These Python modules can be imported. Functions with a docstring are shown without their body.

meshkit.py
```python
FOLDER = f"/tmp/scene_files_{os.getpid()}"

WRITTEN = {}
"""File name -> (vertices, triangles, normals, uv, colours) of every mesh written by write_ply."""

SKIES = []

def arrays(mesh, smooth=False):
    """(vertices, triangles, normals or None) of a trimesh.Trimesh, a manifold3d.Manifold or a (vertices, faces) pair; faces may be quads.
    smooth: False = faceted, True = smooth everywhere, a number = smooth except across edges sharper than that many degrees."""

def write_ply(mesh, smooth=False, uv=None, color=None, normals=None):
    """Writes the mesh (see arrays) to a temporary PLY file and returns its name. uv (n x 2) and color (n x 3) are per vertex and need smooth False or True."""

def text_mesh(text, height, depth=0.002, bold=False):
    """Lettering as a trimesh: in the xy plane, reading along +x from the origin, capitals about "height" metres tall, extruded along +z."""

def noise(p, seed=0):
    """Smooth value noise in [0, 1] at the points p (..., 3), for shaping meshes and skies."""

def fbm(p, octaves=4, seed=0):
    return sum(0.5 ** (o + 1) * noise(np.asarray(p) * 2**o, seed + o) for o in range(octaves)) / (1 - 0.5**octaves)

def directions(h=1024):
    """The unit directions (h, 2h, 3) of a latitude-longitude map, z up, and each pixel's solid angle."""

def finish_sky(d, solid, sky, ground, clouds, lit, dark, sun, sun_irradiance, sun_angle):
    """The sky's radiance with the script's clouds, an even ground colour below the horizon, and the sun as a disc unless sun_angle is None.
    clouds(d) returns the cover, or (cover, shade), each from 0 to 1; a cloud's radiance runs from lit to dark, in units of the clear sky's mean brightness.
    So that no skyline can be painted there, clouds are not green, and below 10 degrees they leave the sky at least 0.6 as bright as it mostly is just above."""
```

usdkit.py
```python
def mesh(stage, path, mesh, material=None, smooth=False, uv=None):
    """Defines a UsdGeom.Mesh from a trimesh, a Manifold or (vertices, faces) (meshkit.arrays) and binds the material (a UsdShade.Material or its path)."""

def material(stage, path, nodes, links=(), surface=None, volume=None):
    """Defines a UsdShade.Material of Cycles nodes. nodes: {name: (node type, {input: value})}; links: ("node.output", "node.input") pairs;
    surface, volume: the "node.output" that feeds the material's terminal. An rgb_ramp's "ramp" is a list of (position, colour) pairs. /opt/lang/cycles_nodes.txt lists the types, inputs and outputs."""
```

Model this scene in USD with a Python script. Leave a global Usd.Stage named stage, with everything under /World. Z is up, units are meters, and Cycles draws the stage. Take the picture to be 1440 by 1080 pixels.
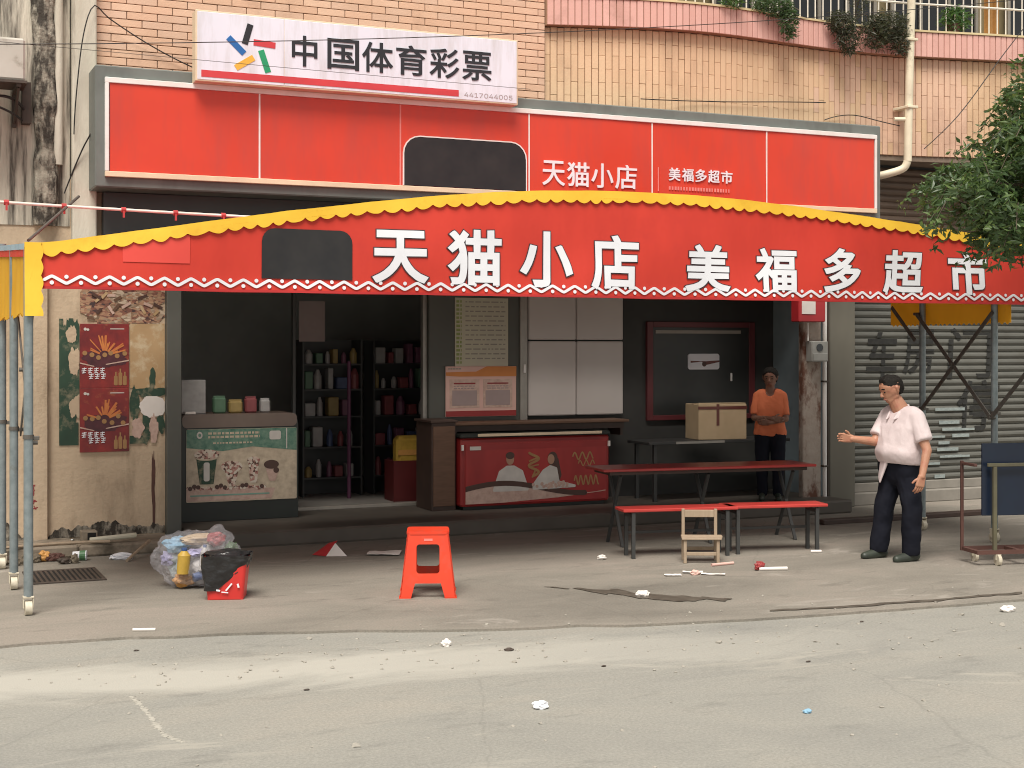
import math, json
import numpy as np
import trimesh, usdkit, meshkit
import manifold3d as m3
from shapely.geometry import Polygon, LineString, Point, box as sbox
from shapely.ops import unary_union
from shapely import affinity
from pxr import Usd, UsdGeom, UsdLux, UsdShade, Gf, Sdf

stage = Usd.Stage.CreateInMemory()
UsdGeom.SetStageUpAxis(stage, UsdGeom.Tokens.z)
UsdGeom.SetStageMetersPerUnit(stage, 1.0)
W = UsdGeom.Xform.Define(stage, '/World')
stage.SetDefaultPrim(W.GetPrim())
UsdGeom.Scope.Define(stage, '/World/Looks')

# ------------------------------------------------------------------ camera, sky, sun, exposure
YAW = math.radians(24.06)                      # the lens looks a little to the right of square-on
SN, CS = math.sin(YAW), math.cos(YAW)
cam = UsdGeom.Camera.Define(stage, '/World/camera')
cam.CreateHorizontalApertureAttr(36.0)
cam.CreateVerticalApertureAttr(27.0)
cam.CreateFocalLengthAttr(50.0)
cam.CreateVerticalApertureOffsetAttr(-1.25)
cam.CreateClippingRangeAttr(Gf.Vec2f(0.1, 1000))
cam.CreateExposureAttr(0.58)
cam.AddTransformOp().Set(Gf.Matrix4d(CS, -SN, 0, 0, 0, 0, 1, 0, -SN, -CS, 0, 0, 0, 0, 1.9, 1))

SUN_EL, SUN_AZ = math.radians(60), math.radians(211)   # azimuth = atan2(x, y) of the direction towards the sun
sx, sy, sz = math.sin(SUN_AZ) * math.cos(SUN_EL), math.cos(SUN_AZ) * math.cos(SUN_EL), math.sin(SUN_EL)
usdkit.material(stage, '/World/Looks/sky', {
    'tc': ('texture_coordinate', {}),
    'sky': ('sky_texture', {'sky_type': 'single_scattering', 'sun_disc': False, 'sun_elevation': SUN_EL, 'sun_rotation': SUN_AZ}),
    'map': ('mapping', {'scale': (1, 1, 2.2)}),
    'n': ('noise_texture', {'scale': 2.2, 'detail': 6, 'roughness': 0.6}),
    'r': ('rgb_ramp', {'ramp': [(0.18, (0.72, 0.72, 0.72)), (0.62, (1, 1, 1))]}),
    'bw': ('rgb_to_bw', {}),
    'mix': ('mix_color', {'b': (9.4, 9.2, 8.8), 'use_clamp': False}),
    'bg': ('background_shader', {'strength': 0.056})},
    [('tc.generated', 'map.vector'), ('map.vector', 'n.vector'), ('n.fac', 'r.fac'), ('r.color', 'bw.color'), ('bw.val', 'mix.fac'),
     ('sky.color', 'mix.a'), ('mix.result', 'bg.color')], surface='bg.background')
dome = UsdLux.DomeLight.Define(stage, '/World/sky')
dome.CreateIntensityAttr(1.0)
UsdShade.MaterialBindingAPI.Apply(dome.GetPrim()).Bind(UsdShade.Material.Get(stage, '/World/Looks/sky'))
dome.GetPrim().SetCustomDataByKey('kind', 'structure')
sun = UsdLux.DistantLight.Define(stage, '/World/sun')
sun.CreateNormalizeAttr(True)
sun.CreateIntensityAttr(0.86)
sun.CreateAngleAttr(30.0)
sun.CreateColorAttr(Gf.Vec3f(1.0, 0.94, 0.86))
zx = np.array([sx, sy, sz]); xx = np.cross([0, 0, 1], zx); xx /= np.linalg.norm(xx); yx = np.cross(zx, xx)
sun.AddTransformOp().Set(Gf.Matrix4d(*xx, 0, *yx, 0, *zx, 0, 0, 0, 0, 1))

# ------------------------------------------------------------------ helpers
rng = np.random.default_rng(7)
_used = {}
def _path(parent, name):
    k = (parent, name); n = _used.get(k, 0); _used[k] = n + 1
    return f'{parent}/{name}' if n == 0 else f'{parent}/{name}_{n:03d}'
def _data(prim, label=None, cat=None, group=None, kind=None):
    for k, v in (('label', label), ('category', cat), ('group', group), ('kind', kind)):
        if v: prim.SetCustomDataByKey(k, v)
def thing(name, label, cat, group=None, loc=None, rz=0, kind=None):
    p = _path('/World', name); x = UsdGeom.Xform.Define(stage, p)
    if loc is not None:
        x.AddTranslateOp().Set(Gf.Vec3d(*map(float, loc))); x.AddRotateZOp().Set(float(rz))
    _data(x.GetPrim(), label, cat, group, kind)
    return p
def part(parent, name, mesh, mat, label=None, smooth=False, kind=None):
    p = _path(parent, name); m = usdkit.mesh(stage, p, mesh, '/World/Looks/' + mat, smooth=smooth)
    _data(m.GetPrim(), label, None, None, kind)
    return p
def solo(name, mesh, mat, label=None, cat=None, group=None, kind=None, smooth=False):
    p = _path('/World', name); m = usdkit.mesh(stage, p, mesh, '/World/Looks/' + mat, smooth=smooth)
    _data(m.GetPrim(), label, cat, group, kind)
    return p
def copy(src, name, loc, rz=0, label=None, cat=None, group=None):
    p = _path('/World', name); x = UsdGeom.Xform.Define(stage, p)
    x.GetPrim().GetReferences().AddInternalReference(src); x.GetPrim().SetInstanceable(True)
    x.ClearXformOpOrder() if False else None
    ops = x.GetOrderedXformOps()
    ops[0].Set(Gf.Vec3d(*map(float, loc))); ops[1].Set(float(rz))
    _data(x.GetPrim(), label, cat, group)
    return p
def join(ms): return trimesh.util.concatenate(ms)
def box(x0, y0, z0, x1, y1, z1, bev=0.0):
    lo, hi = np.minimum((x0, y0, z0), (x1, y1, z1)).astype(float), np.maximum((x0, y0, z0), (x1, y1, z1)).astype(float)
    if bev <= 0:
        m = trimesh.creation.box(hi - lo); m.apply_translation((lo + hi) / 2); return m
    bev = min(bev, 0.45 * (hi - lo).min())
    pts = []
    for i in range(8):
        s = np.array([i & 1, (i >> 1) & 1, (i >> 2) & 1])
        c = np.where(s, hi, lo); d = np.where(s, -bev, bev)
        for k in range(3):
            q = c + d; q[k] = c[k]; pts.append(q)
    return trimesh.convex.convex_hull(np.array(pts))
def xf(m, rot=None, axis=(0, 0, 1), loc=None, at=(0, 0, 0)):
    m = m.copy()
    if rot is not None: m.apply_transform(trimesh.transformations.rotation_matrix(math.radians(rot), axis, at))
    if loc is not None: m.apply_translation(loc)
    return m
def cyl(p0, p1, r, n=12, r1=None):
    p0, p1 = np.array(p0, float), np.array(p1, float); d = p1 - p0; L = np.linalg.norm(d)
    a = np.linspace(0, 2 * math.pi, n, endpoint=False); ring = np.c_[np.cos(a), np.sin(a)]
    r1 = r if r1 is None else r1
    v = np.vstack([np.c_[ring * r, np.zeros(n)], np.c_[ring * r1, np.full(n, L)], [[0, 0, 0], [0, 0, L]]])
    f = []
    for i in range(n):
        j = (i + 1) % n; f += [[i, j, n + j], [i, n + j, n + i], [2 * n, j, i], [2 * n + 1, n + i, n + j]]
    m = trimesh.Trimesh(v, f, process=False)
    m.apply_transform(trimesh.geometry.align_vectors([0, 0, 1], d / L)); m.apply_translation(p0)
    return m
def tube(pts, r, n=8):
    pts = np.array(pts, float); N = len(pts); a = np.linspace(0, 2 * math.pi, n, endpoint=False)
    t = np.gradient(pts, axis=0); t /= np.linalg.norm(t, axis=1, keepdims=True)
    up = np.array([0, 0, 1.0]) if abs(t[:, 2]).max() < .95 else np.array([0.3, 1.0, 0.1])
    s = np.cross(t, up); s /= np.linalg.norm(s, axis=1, keepdims=True); u = np.cross(s, t)
    rr = np.broadcast_to(r, (N,))[:, None, None]
    v = (pts[:, None] + rr * (np.cos(a)[None, :, None] * s[:, None] + np.sin(a)[None, :, None] * u[:, None])).reshape(-1, 3)
    v = np.vstack([v, pts[0], pts[-1]]); f = []
    for k in range(N - 1):
        for i in range(n):
            j = (i + 1) % n; f += [[k*n+i, (k+1)*n+i, (k+1)*n+j], [k*n+i, (k+1)*n+j, k*n+j]]
    for i in range(n):
        j = (i + 1) % n; f += [[N*n, i, j], [N*n+1, (N-1)*n+j, (N-1)*n+i]]
    m = trimesh.Trimesh(v, f, process=False); m.fix_normals(); return m
def spline(pts, n=40):
    from scipy.interpolate import PchipInterpolator
    pts = np.array(pts, float); t = np.r_[0, np.cumsum(np.linalg.norm(np.diff(pts, axis=0), axis=1))]
    return PchipInterpolator(t, pts)(np.linspace(0, t[-1], n))
def ext(poly, yfront, depth):
    """A shape drawn in the wall plane (x, z), its face at yfront and its back depth behind it."""
    gs = [g for g in getattr(poly, 'geoms', [poly]) if g.geom_type == 'Polygon' and g.area > 1e-8]
    m = join([trimesh.creation.extrude_polygon(g, depth, engine='earcut') for g in gs])
    v = m.vertices.copy(); m.vertices = np.c_[v[:, 0], yfront + depth - v[:, 2], v[:, 1]]
    return m
def extz(poly, z0, z1):
    gs = [g for g in getattr(poly, 'geoms', [poly]) if g.geom_type == 'Polygon' and g.area > 1e-8]
    m = join([trimesh.creation.extrude_polygon(g, z1 - z0, engine='earcut') for g in gs]); m.apply_translation((0, 0, z0)); return m
def rrect(x0, z0, x1, z1, r): return sbox(x0 + r, z0 + r, x1 - r, z1 - r).buffer(r, quad_segs=5)
def bar(x0, z0, x1, z1, w): return LineString([(x0, z0), (x1, z1)]).buffer(w / 2, cap_style=2)
def quad_sheet(fn, nu, nv):
    u, v = np.meshgrid(np.linspace(0, 1, nu), np.linspace(0, 1, nv), indexing='ij')
    p = fn(u.ravel(), v.ravel()); f = []
    i = np.arange(nu * nv).reshape(nu, nv)
    a, b, c, d = i[:-1, :-1].ravel(), i[1:, :-1].ravel(), i[1:, 1:].ravel(), i[:-1, 1:].ravel()
    return trimesh.Trimesh(p, np.vstack([np.c_[a, b, c], np.c_[a, c, d]]), process=False)
def thick(m, t):
    """A sheet given thickness t along its normals."""
    n = m.vertex_normals; k = len(m.vertices)
    v = np.vstack([m.vertices, m.vertices - n * t]); e = m.edges_sorted; u, c = np.unique(e, axis=0, return_counts=True)
    bd = set(map(tuple, u[c == 1])); side = []
    for a, b in m.edges:
        if tuple(sorted((a, b))) in bd: side += [[b, a, a + k], [b, a + k, b + k]]
    f = np.vstack([m.faces, m.faces[:, ::-1] + k, np.array(side, int).reshape(-1, 3)])
    return trimesh.Trimesh(v, f, process=False)
def sph(c, r): return m3.Manifold.sphere(r, 16).translate(tuple(map(float, c)))
def hullballs(balls): return m3.Manifold.batch_hull([sph(c, r) for c, r in balls])
def relax(t, it):
    import scipy.sparse as sp
    e = t.edges_unique; n = len(t.vertices); A_ = sp.coo_matrix((np.ones(len(e)), (e[:, 0], e[:, 1])), (n, n)); A_ = (A_ + A_.T).tocsr(); deg = np.maximum(np.asarray(A_.sum(1)).ravel(), 1)[:, None]
    v = np.array(t.vertices)
    for k in range(it):
        v = v + .5 * (A_ @ v / deg - v); v = v - .515 * (A_ @ v / deg - v)
    t.vertices = v; return t
def fuse(groups, edge=0.02, it=12):
    m = m3.Manifold.batch_boolean([hullballs(g) for g in groups], m3.OpType.Add)
    m = m.refine_to_length(edge); k = m.to_mesh()
    t = trimesh.Trimesh(k.vert_properties[:, :3], k.tri_verts, process=True); t.merge_vertices()
    return relax(t, max(1, (it + 1) // 2 + 2))
def chain(pts, rs): return [[(pts[i], rs[i]), (pts[i + 1], rs[i + 1])] for i in range(len(pts) - 1)]

# ------------------------------------------------------------------ materials
def M(name, c1, c2=None, scale=6, rough=0.6, bump=0.0, bscale=None, stretch=(1, 1, 1), metallic=0.0, detail=5, lo=0.3, hi=0.7, spec=0.5, coat=0.0, dirt=None, dirt_at=(0.55, 0.75), dirt_scale=1.2, dirt_stretch=(1, 1, 1), sheen=0.0):
    c2 = c2 or tuple(0.82 * x for x in c1)
    N = {'g': ('geometry', {}), 'm': ('mapping', {'scale': stretch}), 'n': ('noise_texture', {'scale': scale, 'detail': detail, 'roughness': 0.6}),
         'r': ('rgb_ramp', {'ramp': [(lo, c1), (hi, c2)]}), 'p': ('principled_bsdf', {'roughness': rough, 'metallic': metallic, 'specular_ior_level': spec, 'coat_weight': coat, 'sheen_weight': sheen})}
    L = [('g.position', 'm.vector'), ('m.vector', 'n.vector'), ('n.fac', 'r.fac')]
    out = 'r.color'
    if dirt:
        N['dm'] = ('mapping', {'scale': dirt_stretch}); N['dn'] = ('noise_texture', {'scale': dirt_scale, 'detail': 7, 'roughness': 0.65})
        N['dr'] = ('rgb_ramp', {'ramp': [(dirt_at[0], (0, 0, 0)), (dirt_at[1], (1, 1, 1))]}); N['db'] = ('rgb_to_bw', {}); N['dx'] = ('mix_color', {'b': dirt})
        L += [('g.position', 'dm.vector'), ('dm.vector', 'dn.vector'), ('dn.fac', 'dr.fac'), ('dr.color', 'db.color'), ('db.val', 'dx.fac'), (out, 'dx.a')]
        out = 'dx.result'
    L.append((out, 'p.base_color'))
    if bump:
        N['bn'] = ('noise_texture', {'scale': bscale or scale * 4, 'detail': 4}); N['b'] = ('bump', {'strength': bump, 'distance': 0.01})
        L += [('m.vector', 'bn.vector'), ('bn.fac', 'b.height'), ('b.normal', 'p.normal')]
    usdkit.material(stage, '/World/Looks/' + name, N, L, surface='p.BSDF')
    return name
G = lambda r, g, b: tuple((x / 255 / 12.92) if x < 10 else ((x / 255 + 0.055) / 1.055) ** 2.4 for x in (r, g, b))

M('sign_red', (0.61, 0.056, 0.029), (0.56, 0.050, 0.026), 1.2, 0.32, spec=0.4, dirt=(0.44, 0.06, 0.045), dirt_at=(0.45, 0.82), dirt_scale=1.6, dirt_stretch=(2.2, 1, .45))
M('cloth_red', (0.57, 0.047, 0.030), (0.50, 0.040, 0.027), 1.5, 0.6, bump=0.5, bscale=2.2, stretch=(2.2, 1, .8), spec=0.25, dirt=(0.44, 0.035, 0.03), dirt_at=(0.55, 0.9), dirt_scale=1.6)
M('cloth_red_pale', (0.66, 0.075, 0.058), (0.62, 0.066, 0.052), 1.5, 0.6, spec=.25)
M('cloth_red_dark', (0.45, 0.02, 0.02), None, 1.5, 0.7)
M('cloth_yellow', (0.84, 0.53, 0.055), (0.76, 0.45, 0.04), 3, 0.6, bump=0.1, spec=0.25, dirt=(0.5, 0.22, 0.02), dirt_at=(0.56, 0.9), dirt_scale=2)
M('cloth_white', (0.78, 0.77, 0.74), (0.68, 0.66, 0.62), 3, 0.6, spec=0.25)
M('cloth_blue', (0.30, 0.42, 0.50), None, 3, 0.6)
M('print_white', (0.74, 0.75, 0.79), (0.66, 0.67, 0.71), 4, 0.5, spec=0.3)
M('print_black', (0.018, 0.018, 0.02), (0.03, 0.028, 0.028), 4, 0.5, spec=0.3)
M('print_outline', (0.05, 0.03, 0.035), None, 4, 0.5)
M('sign_white', (0.73, 0.745, 0.83), (0.69, 0.70, 0.79), 1, 0.35, dirt=(0.50, 0.48, 0.48), dirt_at=(0.46, 0.80), dirt_scale=2.2, dirt_stretch=(3, 1, .5))
M('frame_white', (0.78, 0.77, 0.76), (0.66, 0.63, 0.58), 3, 0.45)
M('frame_cream', (0.72, 0.60, 0.42), (0.6, 0.48, 0.34), 3, 0.45)
M('logo_black', (0.02, 0.02, 0.025), None, 3, 0.4)
M('logo_red', (0.6, 0.05, 0.06), None, 3, 0.4)
M('logo_blue', (0.02, 0.14, 0.42), None, 3, 0.4)
M('logo_yellow', (0.8, 0.45, 0.06), None, 3, 0.4)
M('logo_green', (0.02, 0.33, 0.14), None, 3, 0.4)
M('sign_grey_text', (0.42, 0.36, 0.36), None, 3, 0.5)
M('sign_pink_text', (0.78, 0.25, 0.22), None, 3, 0.5)
M('fascia_grey', (0.16, 0.175, 0.16), (0.12, 0.135, 0.125), 2, 0.5, dirt=(0.08, 0.08, 0.07), dirt_at=(0.5, 0.8), dirt_scale=2, dirt_stretch=(1, 1, .4))
M('panel_grey', (0.095, 0.098, 0.085), (0.08, 0.082, 0.072), 2, 0.5)
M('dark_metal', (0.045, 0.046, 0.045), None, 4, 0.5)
M('concrete_stained', (0.62, 0.57, 0.47), (0.36, 0.33, 0.27), 2.2, 0.9, bump=0.5, bscale=30, stretch=(2.2, 2.2, 0.35), dirt=(0.085, 0.074, 0.06), dirt_at=(0.43, 0.60), dirt_scale=3.4, dirt_stretch=(3.2, 3.2, 0.26))
M('concrete_pale', (0.60, 0.56, 0.47), (0.46, 0.42, 0.34), 2.2, 0.9, bump=0.3, bscale=30, stretch=(2, 2, 0.5), dirt=(0.16, 0.14, 0.11), dirt_at=(0.57, 0.8), dirt_scale=3, dirt_stretch=(2.4, 2.4, 0.35))
M('plaster_cream', (0.56, 0.44, 0.31), (0.46, 0.355, 0.25), 2.2, 0.85, bump=0.45, bscale=25, detail=8, dirt=(0.27, 0.2, 0.135), dirt_at=(0.5, 0.8), dirt_scale=2.4, dirt_stretch=(2, 2, .6))
M('grime', (0.10, 0.082, 0.06), (0.22, 0.18, 0.13), 14, 0.95, bump=0.8)
M('crust', (0.16, 0.14, 0.11), (0.42, 0.38, 0.31), 12, 0.95, bump=1.0, bscale=40, dirt=(0.045, 0.038, 0.03), dirt_at=(0.42, 0.56), dirt_scale=7, dirt_stretch=(1.5, 1.5, .6))
M('grout_brown', (0.33, 0.20, 0.125), (0.27, 0.16, 0.10), 8, 0.95)
M('crate_red', (0.11, 0.014, 0.014), None, 4, 0.5)
M('mortar', (0.25, 0.16, 0.11), (0.2, 0.13, 0.09), 8, 0.95)
for i, (c, d) in enumerate([((0.66, 0.43, 0.30), (0.60, 0.38, 0.26)), ((0.70, 0.47, 0.335), (0.63, 0.41, 0.29)), ((0.61, 0.385, 0.265), (0.67, 0.43, 0.30)), ((0.65, 0.44, 0.325), (0.57, 0.37, 0.26))]):
    M(f'brick_beige_{"abcd"[i]}', c, d, 3.5, 0.75, bump=0.2, bscale=50, dirt=(0.36, 0.22, 0.15), dirt_at=(0.56, 0.85), dirt_scale=2.0, dirt_stretch=(1, 1, .5))
for i, (c, d) in enumerate([((0.64, 0.44, 0.275), (0.58, 0.39, 0.24)), ((0.67, 0.47, 0.30), (0.61, 0.42, 0.26)), ((0.62, 0.415, 0.26), (0.65, 0.45, 0.285))]):
    M(f'tile_tan_{"abc"[i]}', c, d, 3.5, 0.7, bump=0.2, bscale=50, dirt=(0.36, 0.235, 0.15), dirt_at=(0.54, 0.85), dirt_scale=1.8, dirt_stretch=(1, 1, .4))
for i, (c, d) in enumerate([((0.65, 0.44, 0.315), (0.60, 0.395, 0.28)), ((0.63, 0.415, 0.29), (0.67, 0.45, 0.32))]):
    M(f'tile_rose_{"ab"[i]}', c, d, 3.5, 0.7, bump=0.2, bscale=50, dirt=(0.36, 0.21, 0.15), dirt_at=(0.54, 0.85), dirt_scale=1.8, dirt_stretch=(1, 1, .4))
for i, (c, d) in enumerate([((0.64, 0.365, 0.31), (0.58, 0.32, 0.27)), ((0.68, 0.40, 0.345), (0.61, 0.35, 0.30)), ((0.60, 0.34, 0.29), (0.64, 0.37, 0.32))]):
    M(f'tile_pink_{"abc"[i]}', c, d, 3.5, 0.6, bump=0.15, bscale=50, dirt=(0.33, 0.17, 0.13), dirt_at=(0.55, 0.85), dirt_scale=1.8)
M('soffit', (0.22, 0.17, 0.13), None, 3, 0.9)
M('wall_yellow', (0.62, 0.52, 0.30), (0.54, 0.44, 0.25), 2, 0.8)
M('rail_white', (0.74, 0.70, 0.62), (0.6, 0.55, 0.47), 6, 0.5)
M('window_dark', (0.02, 0.024, 0.03), (0.035, 0.04, 0.045), 2, 0.12)
M('curtain', (0.42, 0.38, 0.36), None, 8, 0.9, stretch=(4, 1, .2))
M('pvc_pipe', (0.74, 0.69, 0.52), (0.62, 0.56, 0.42), 4, 0.45, dirt=(0.34, 0.28, 0.2), dirt_at=(0.58, 0.8), dirt_scale=5)
M('galvanised', (0.26, 0.30, 0.31), (0.17, 0.205, 0.215), 14, 0.45, metallic=0.35, dirt=(0.14, 0.12, 0.09), dirt_at=(0.6, 0.85), dirt_scale=9)
M('brace_steel', (0.14, 0.13, 0.115), (0.09, 0.08, 0.07), 14, 0.5, metallic=0.3, dirt=(0.10, 0.05, 0.03), dirt_at=(0.56, 0.8), dirt_scale=7)
M('caster_white', (0.62, 0.57, 0.46), (0.45, 0.40, 0.3), 20, 0.5)
M('rope_white', (0.72, 0.67, 0.6), (0.6, 0.54, 0.48), 12, 0.8)
M('tie_red', (0.45, 0.05, 0.05), None, 12, 0.8)
M('slat', (0.135, 0.134, 0.118), (0.10, 0.10, 0.088), 5, 0.5, stretch=(.6, 1, 3), metallic=0.15, dirt=(0.10, 0.095, 0.08), dirt_at=(0.5, 0.75), dirt_scale=2.5, dirt_stretch=(1, 1, 1.5))
M('slat_brown', (0.125, 0.085, 0.06), (0.10, 0.068, 0.048), 5, 0.6)
M('spray_black', (0.014, 0.014, 0.014), (0.03, 0.03, 0.027), 20, 0.9)
M('skin_dim', (0.3, 0.15, 0.1), None, 9, 0.5)
M('sticker_pale', (0.33, 0.37, 0.355), (0.19, 0.23, 0.23), 25, 0.5, stretch=(1, 1, 2))
M('plinth_pale', (0.25, 0.23, 0.20), (0.20, 0.185, 0.16), 6, 0.8)
M('pillar_grey', (0.15, 0.14, 0.112), (0.122, 0.115, 0.092), 2.5, 0.7, stretch=(1, 1, .4))
M('wall_bluegrey', (0.24, 0.30, 0.33), (0.17, 0.215, 0.235), 2, 0.7)
M('rusty', (0.40, 0.35, 0.30), (0.30, 0.24, 0.20), 7, 0.85, bump=0.4, dirt=(0.12, 0.05, 0.03), dirt_at=(0.5, 0.62), dirt_scale=5, dirt_stretch=(1, 1, .5))
M('room_wall', (0.52, 0.53, 0.50), (0.42, 0.43, 0.41), 2, 0.8)
M('room_floor', (0.34, 0.32, 0.29), (0.27, 0.25, 0.225), 2, 0.5)
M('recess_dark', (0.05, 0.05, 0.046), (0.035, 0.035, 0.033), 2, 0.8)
M('threshold', (0.40, 0.37, 0.32), (0.3, 0.28, 0.25), 8, 0.35, metallic=0.4)
M('alu', (0.33, 0.31, 0.28), None, 8, 0.35, metallic=0.5)
M('white_panel', (0.56, 0.52, 0.49), (0.52, 0.475, 0.45), 1.2, 0.35)
M('paper_green_tint', (0.55, 0.53, 0.40), (0.50, 0.47, 0.38), 3, 0.8)
M('paper_white', (0.74, 0.70, 0.66), (0.66, 0.62, 0.58), 6, 0.8)
M('paper_pink', (0.66, 0.43, 0.37), (0.6, 0.38, 0.33), 3, 0.7)
M('paper_grey', (0.36, 0.28, 0.27), None, 3, 0.7)
M('ink_grey', (0.34, 0.31, 0.27), None, 3, 0.8)
M('ink_green', (0.30, 0.36, 0.13), None, 3, 0.8)
M('print_orange', (0.58, 0.22, 0.06), (0.52, 0.19, 0.05), 3, 0.6)
M('print_maroon', (0.26, 0.03, 0.035), None, 3, 0.6)
M('wood_brown', (0.14, 0.075, 0.045), (0.10, 0.052, 0.03), 5, 0.55, stretch=(1, 1, 6))
M('wood_dark', (0.065, 0.038, 0.028), (0.045, 0.026, 0.02), 5, 0.55)
M('wood_pale', (0.38, 0.295, 0.21), (0.29, 0.22, 0.15), 4, 0.7, stretch=(5, 5, .6), dirt=(0.24, 0.16, 0.1), dirt_at=(0.56, .8), dirt_scale=8)
M('freezer_dark', (0.016, 0.021, 0.018), (0.011, 0.015, 0.013), 3, 0.4)
M('freezer_top', (0.16, 0.12, 0.095), (0.12, 0.085, 0.07), 3, 0.35)
M('freezer_red', (0.30, 0.022, 0.022), (0.25, 0.018, 0.018), 3, 0.35)
M('ad_red', (0.40, 0.032, 0.03), (0.26, 0.02, 0.02), 2.5, 0.4, stretch=(1, 1, .3))
M('ad_cream', (0.58, 0.49, 0.36), (0.38, 0.31, 0.23), 16, 0.45)
M('ad_pink', (0.58, 0.42, 0.35), (0.42, 0.28, 0.23), 18, 0.45)
M('ad_green', (0.045, 0.14, 0.10), (0.16, 0.27, 0.2), 22, 0.45)
M('ad_teal', (0.20, 0.36, 0.29), None, 9, 0.45)
M('ad_gold', (0.36, 0.20, 0.08), None, 9, 0.5)
M('ad_brown', (0.08, 0.04, 0.03), None, 9, 0.5)
M('ad_white', (0.60, 0.57, 0.53), None, 9, 0.5)
M('skin_print', (0.42, 0.24, 0.16), None, 9, 0.5)
M('poster_maroon', (0.28, 0.028, 0.024), (0.12, 0.016, 0.02), 7, 0.5, stretch=(1, 1, .7), detail=8, dirt=(0.38, 0.12, 0.05), dirt_at=(0.58, 0.8), dirt_scale=11)
M('poster_purple', (0.10, 0.025, 0.035), (0.05, 0.015, 0.02), 12, 0.55)
M('poster_orange', (0.58, 0.22, 0.055), (0.45, 0.12, 0.04), 12, 0.55)
M('poster_green', (0.028, 0.07, 0.042), (0.018, 0.045, 0.028), 6, 0.6, dirt=(0.22, 0.20, 0.13), dirt_at=(0.5, 0.68), dirt_scale=9)
M('poster_tan', (0.44, 0.30, 0.16), (0.38, 0.25, 0.13), 3, 0.85, bump=.3, dirt=(0.52, 0.42, 0.28), dirt_at=(0.5, 0.68), dirt_scale=9)
M('table_red', (0.38, 0.045, 0.042), (0.30, 0.036, 0.034), 4, 0.3, stretch=(.4, 2, 2), dirt=(0.2, 0.03, 0.03), dirt_at=(.58, .85), dirt_scale=4)
M('bench_red', (0.50, 0.048, 0.04), (0.40, 0.038, 0.032), 4, 0.35, stretch=(.4, 2, 2), dirt=(0.25, 0.03, 0.03), dirt_at=(.6, .85), dirt_scale=5)
M('plastic_red', (0.72, 0.06, 0.022), (0.64, 0.048, 0.02), 5, 0.36, spec=0.45, bump=.1, dirt=(0.46, 0.08, 0.05), dirt_at=(0.52, 0.8), dirt_scale=9)
M('plastic_bin_red', (0.66, 0.04, 0.035), None, 3, 0.35)
M('blackboard', (0.022, 0.024, 0.024), (0.034, 0.036, 0.034), 3, 0.4)
M('board_frame', (0.13, 0.025, 0.03), (0.10, 0.02, 0.022), 3, 0.5)
M('carton', (0.56, 0.43, 0.27), (0.48, 0.36, 0.22), 4, 0.8)
M('tape_brown', (0.15, 0.045, 0.035), None, 4, 0.4)
M('red_box', (0.42, 0.025, 0.03), None, 4, 0.4)
M('meter_grey', (0.34, 0.34, 0.32), (0.27, 0.27, 0.25), 6, 0.5)
M('blue_board', (0.008, 0.016, 0.036), (0.006, 0.012, 0.026), 2, 0.35)
M('olive_frame', (0.12, 0.11, 0.065), (0.09, 0.08, 0.05), 6, 0.5)
M('rust_leg', (0.11, 0.048, 0.036), (0.08, 0.035, 0.028), 9, 0.7)
M('rubber', (0.02, 0.02, 0.02), None, 9, 0.7)
M('ac_white', (0.50, 0.47, 0.42), (0.42, 0.39, 0.34), 3, 0.5, dirt=(0.2, .17, .13), dirt_at=(.57, .8), dirt_scale=6)
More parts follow.
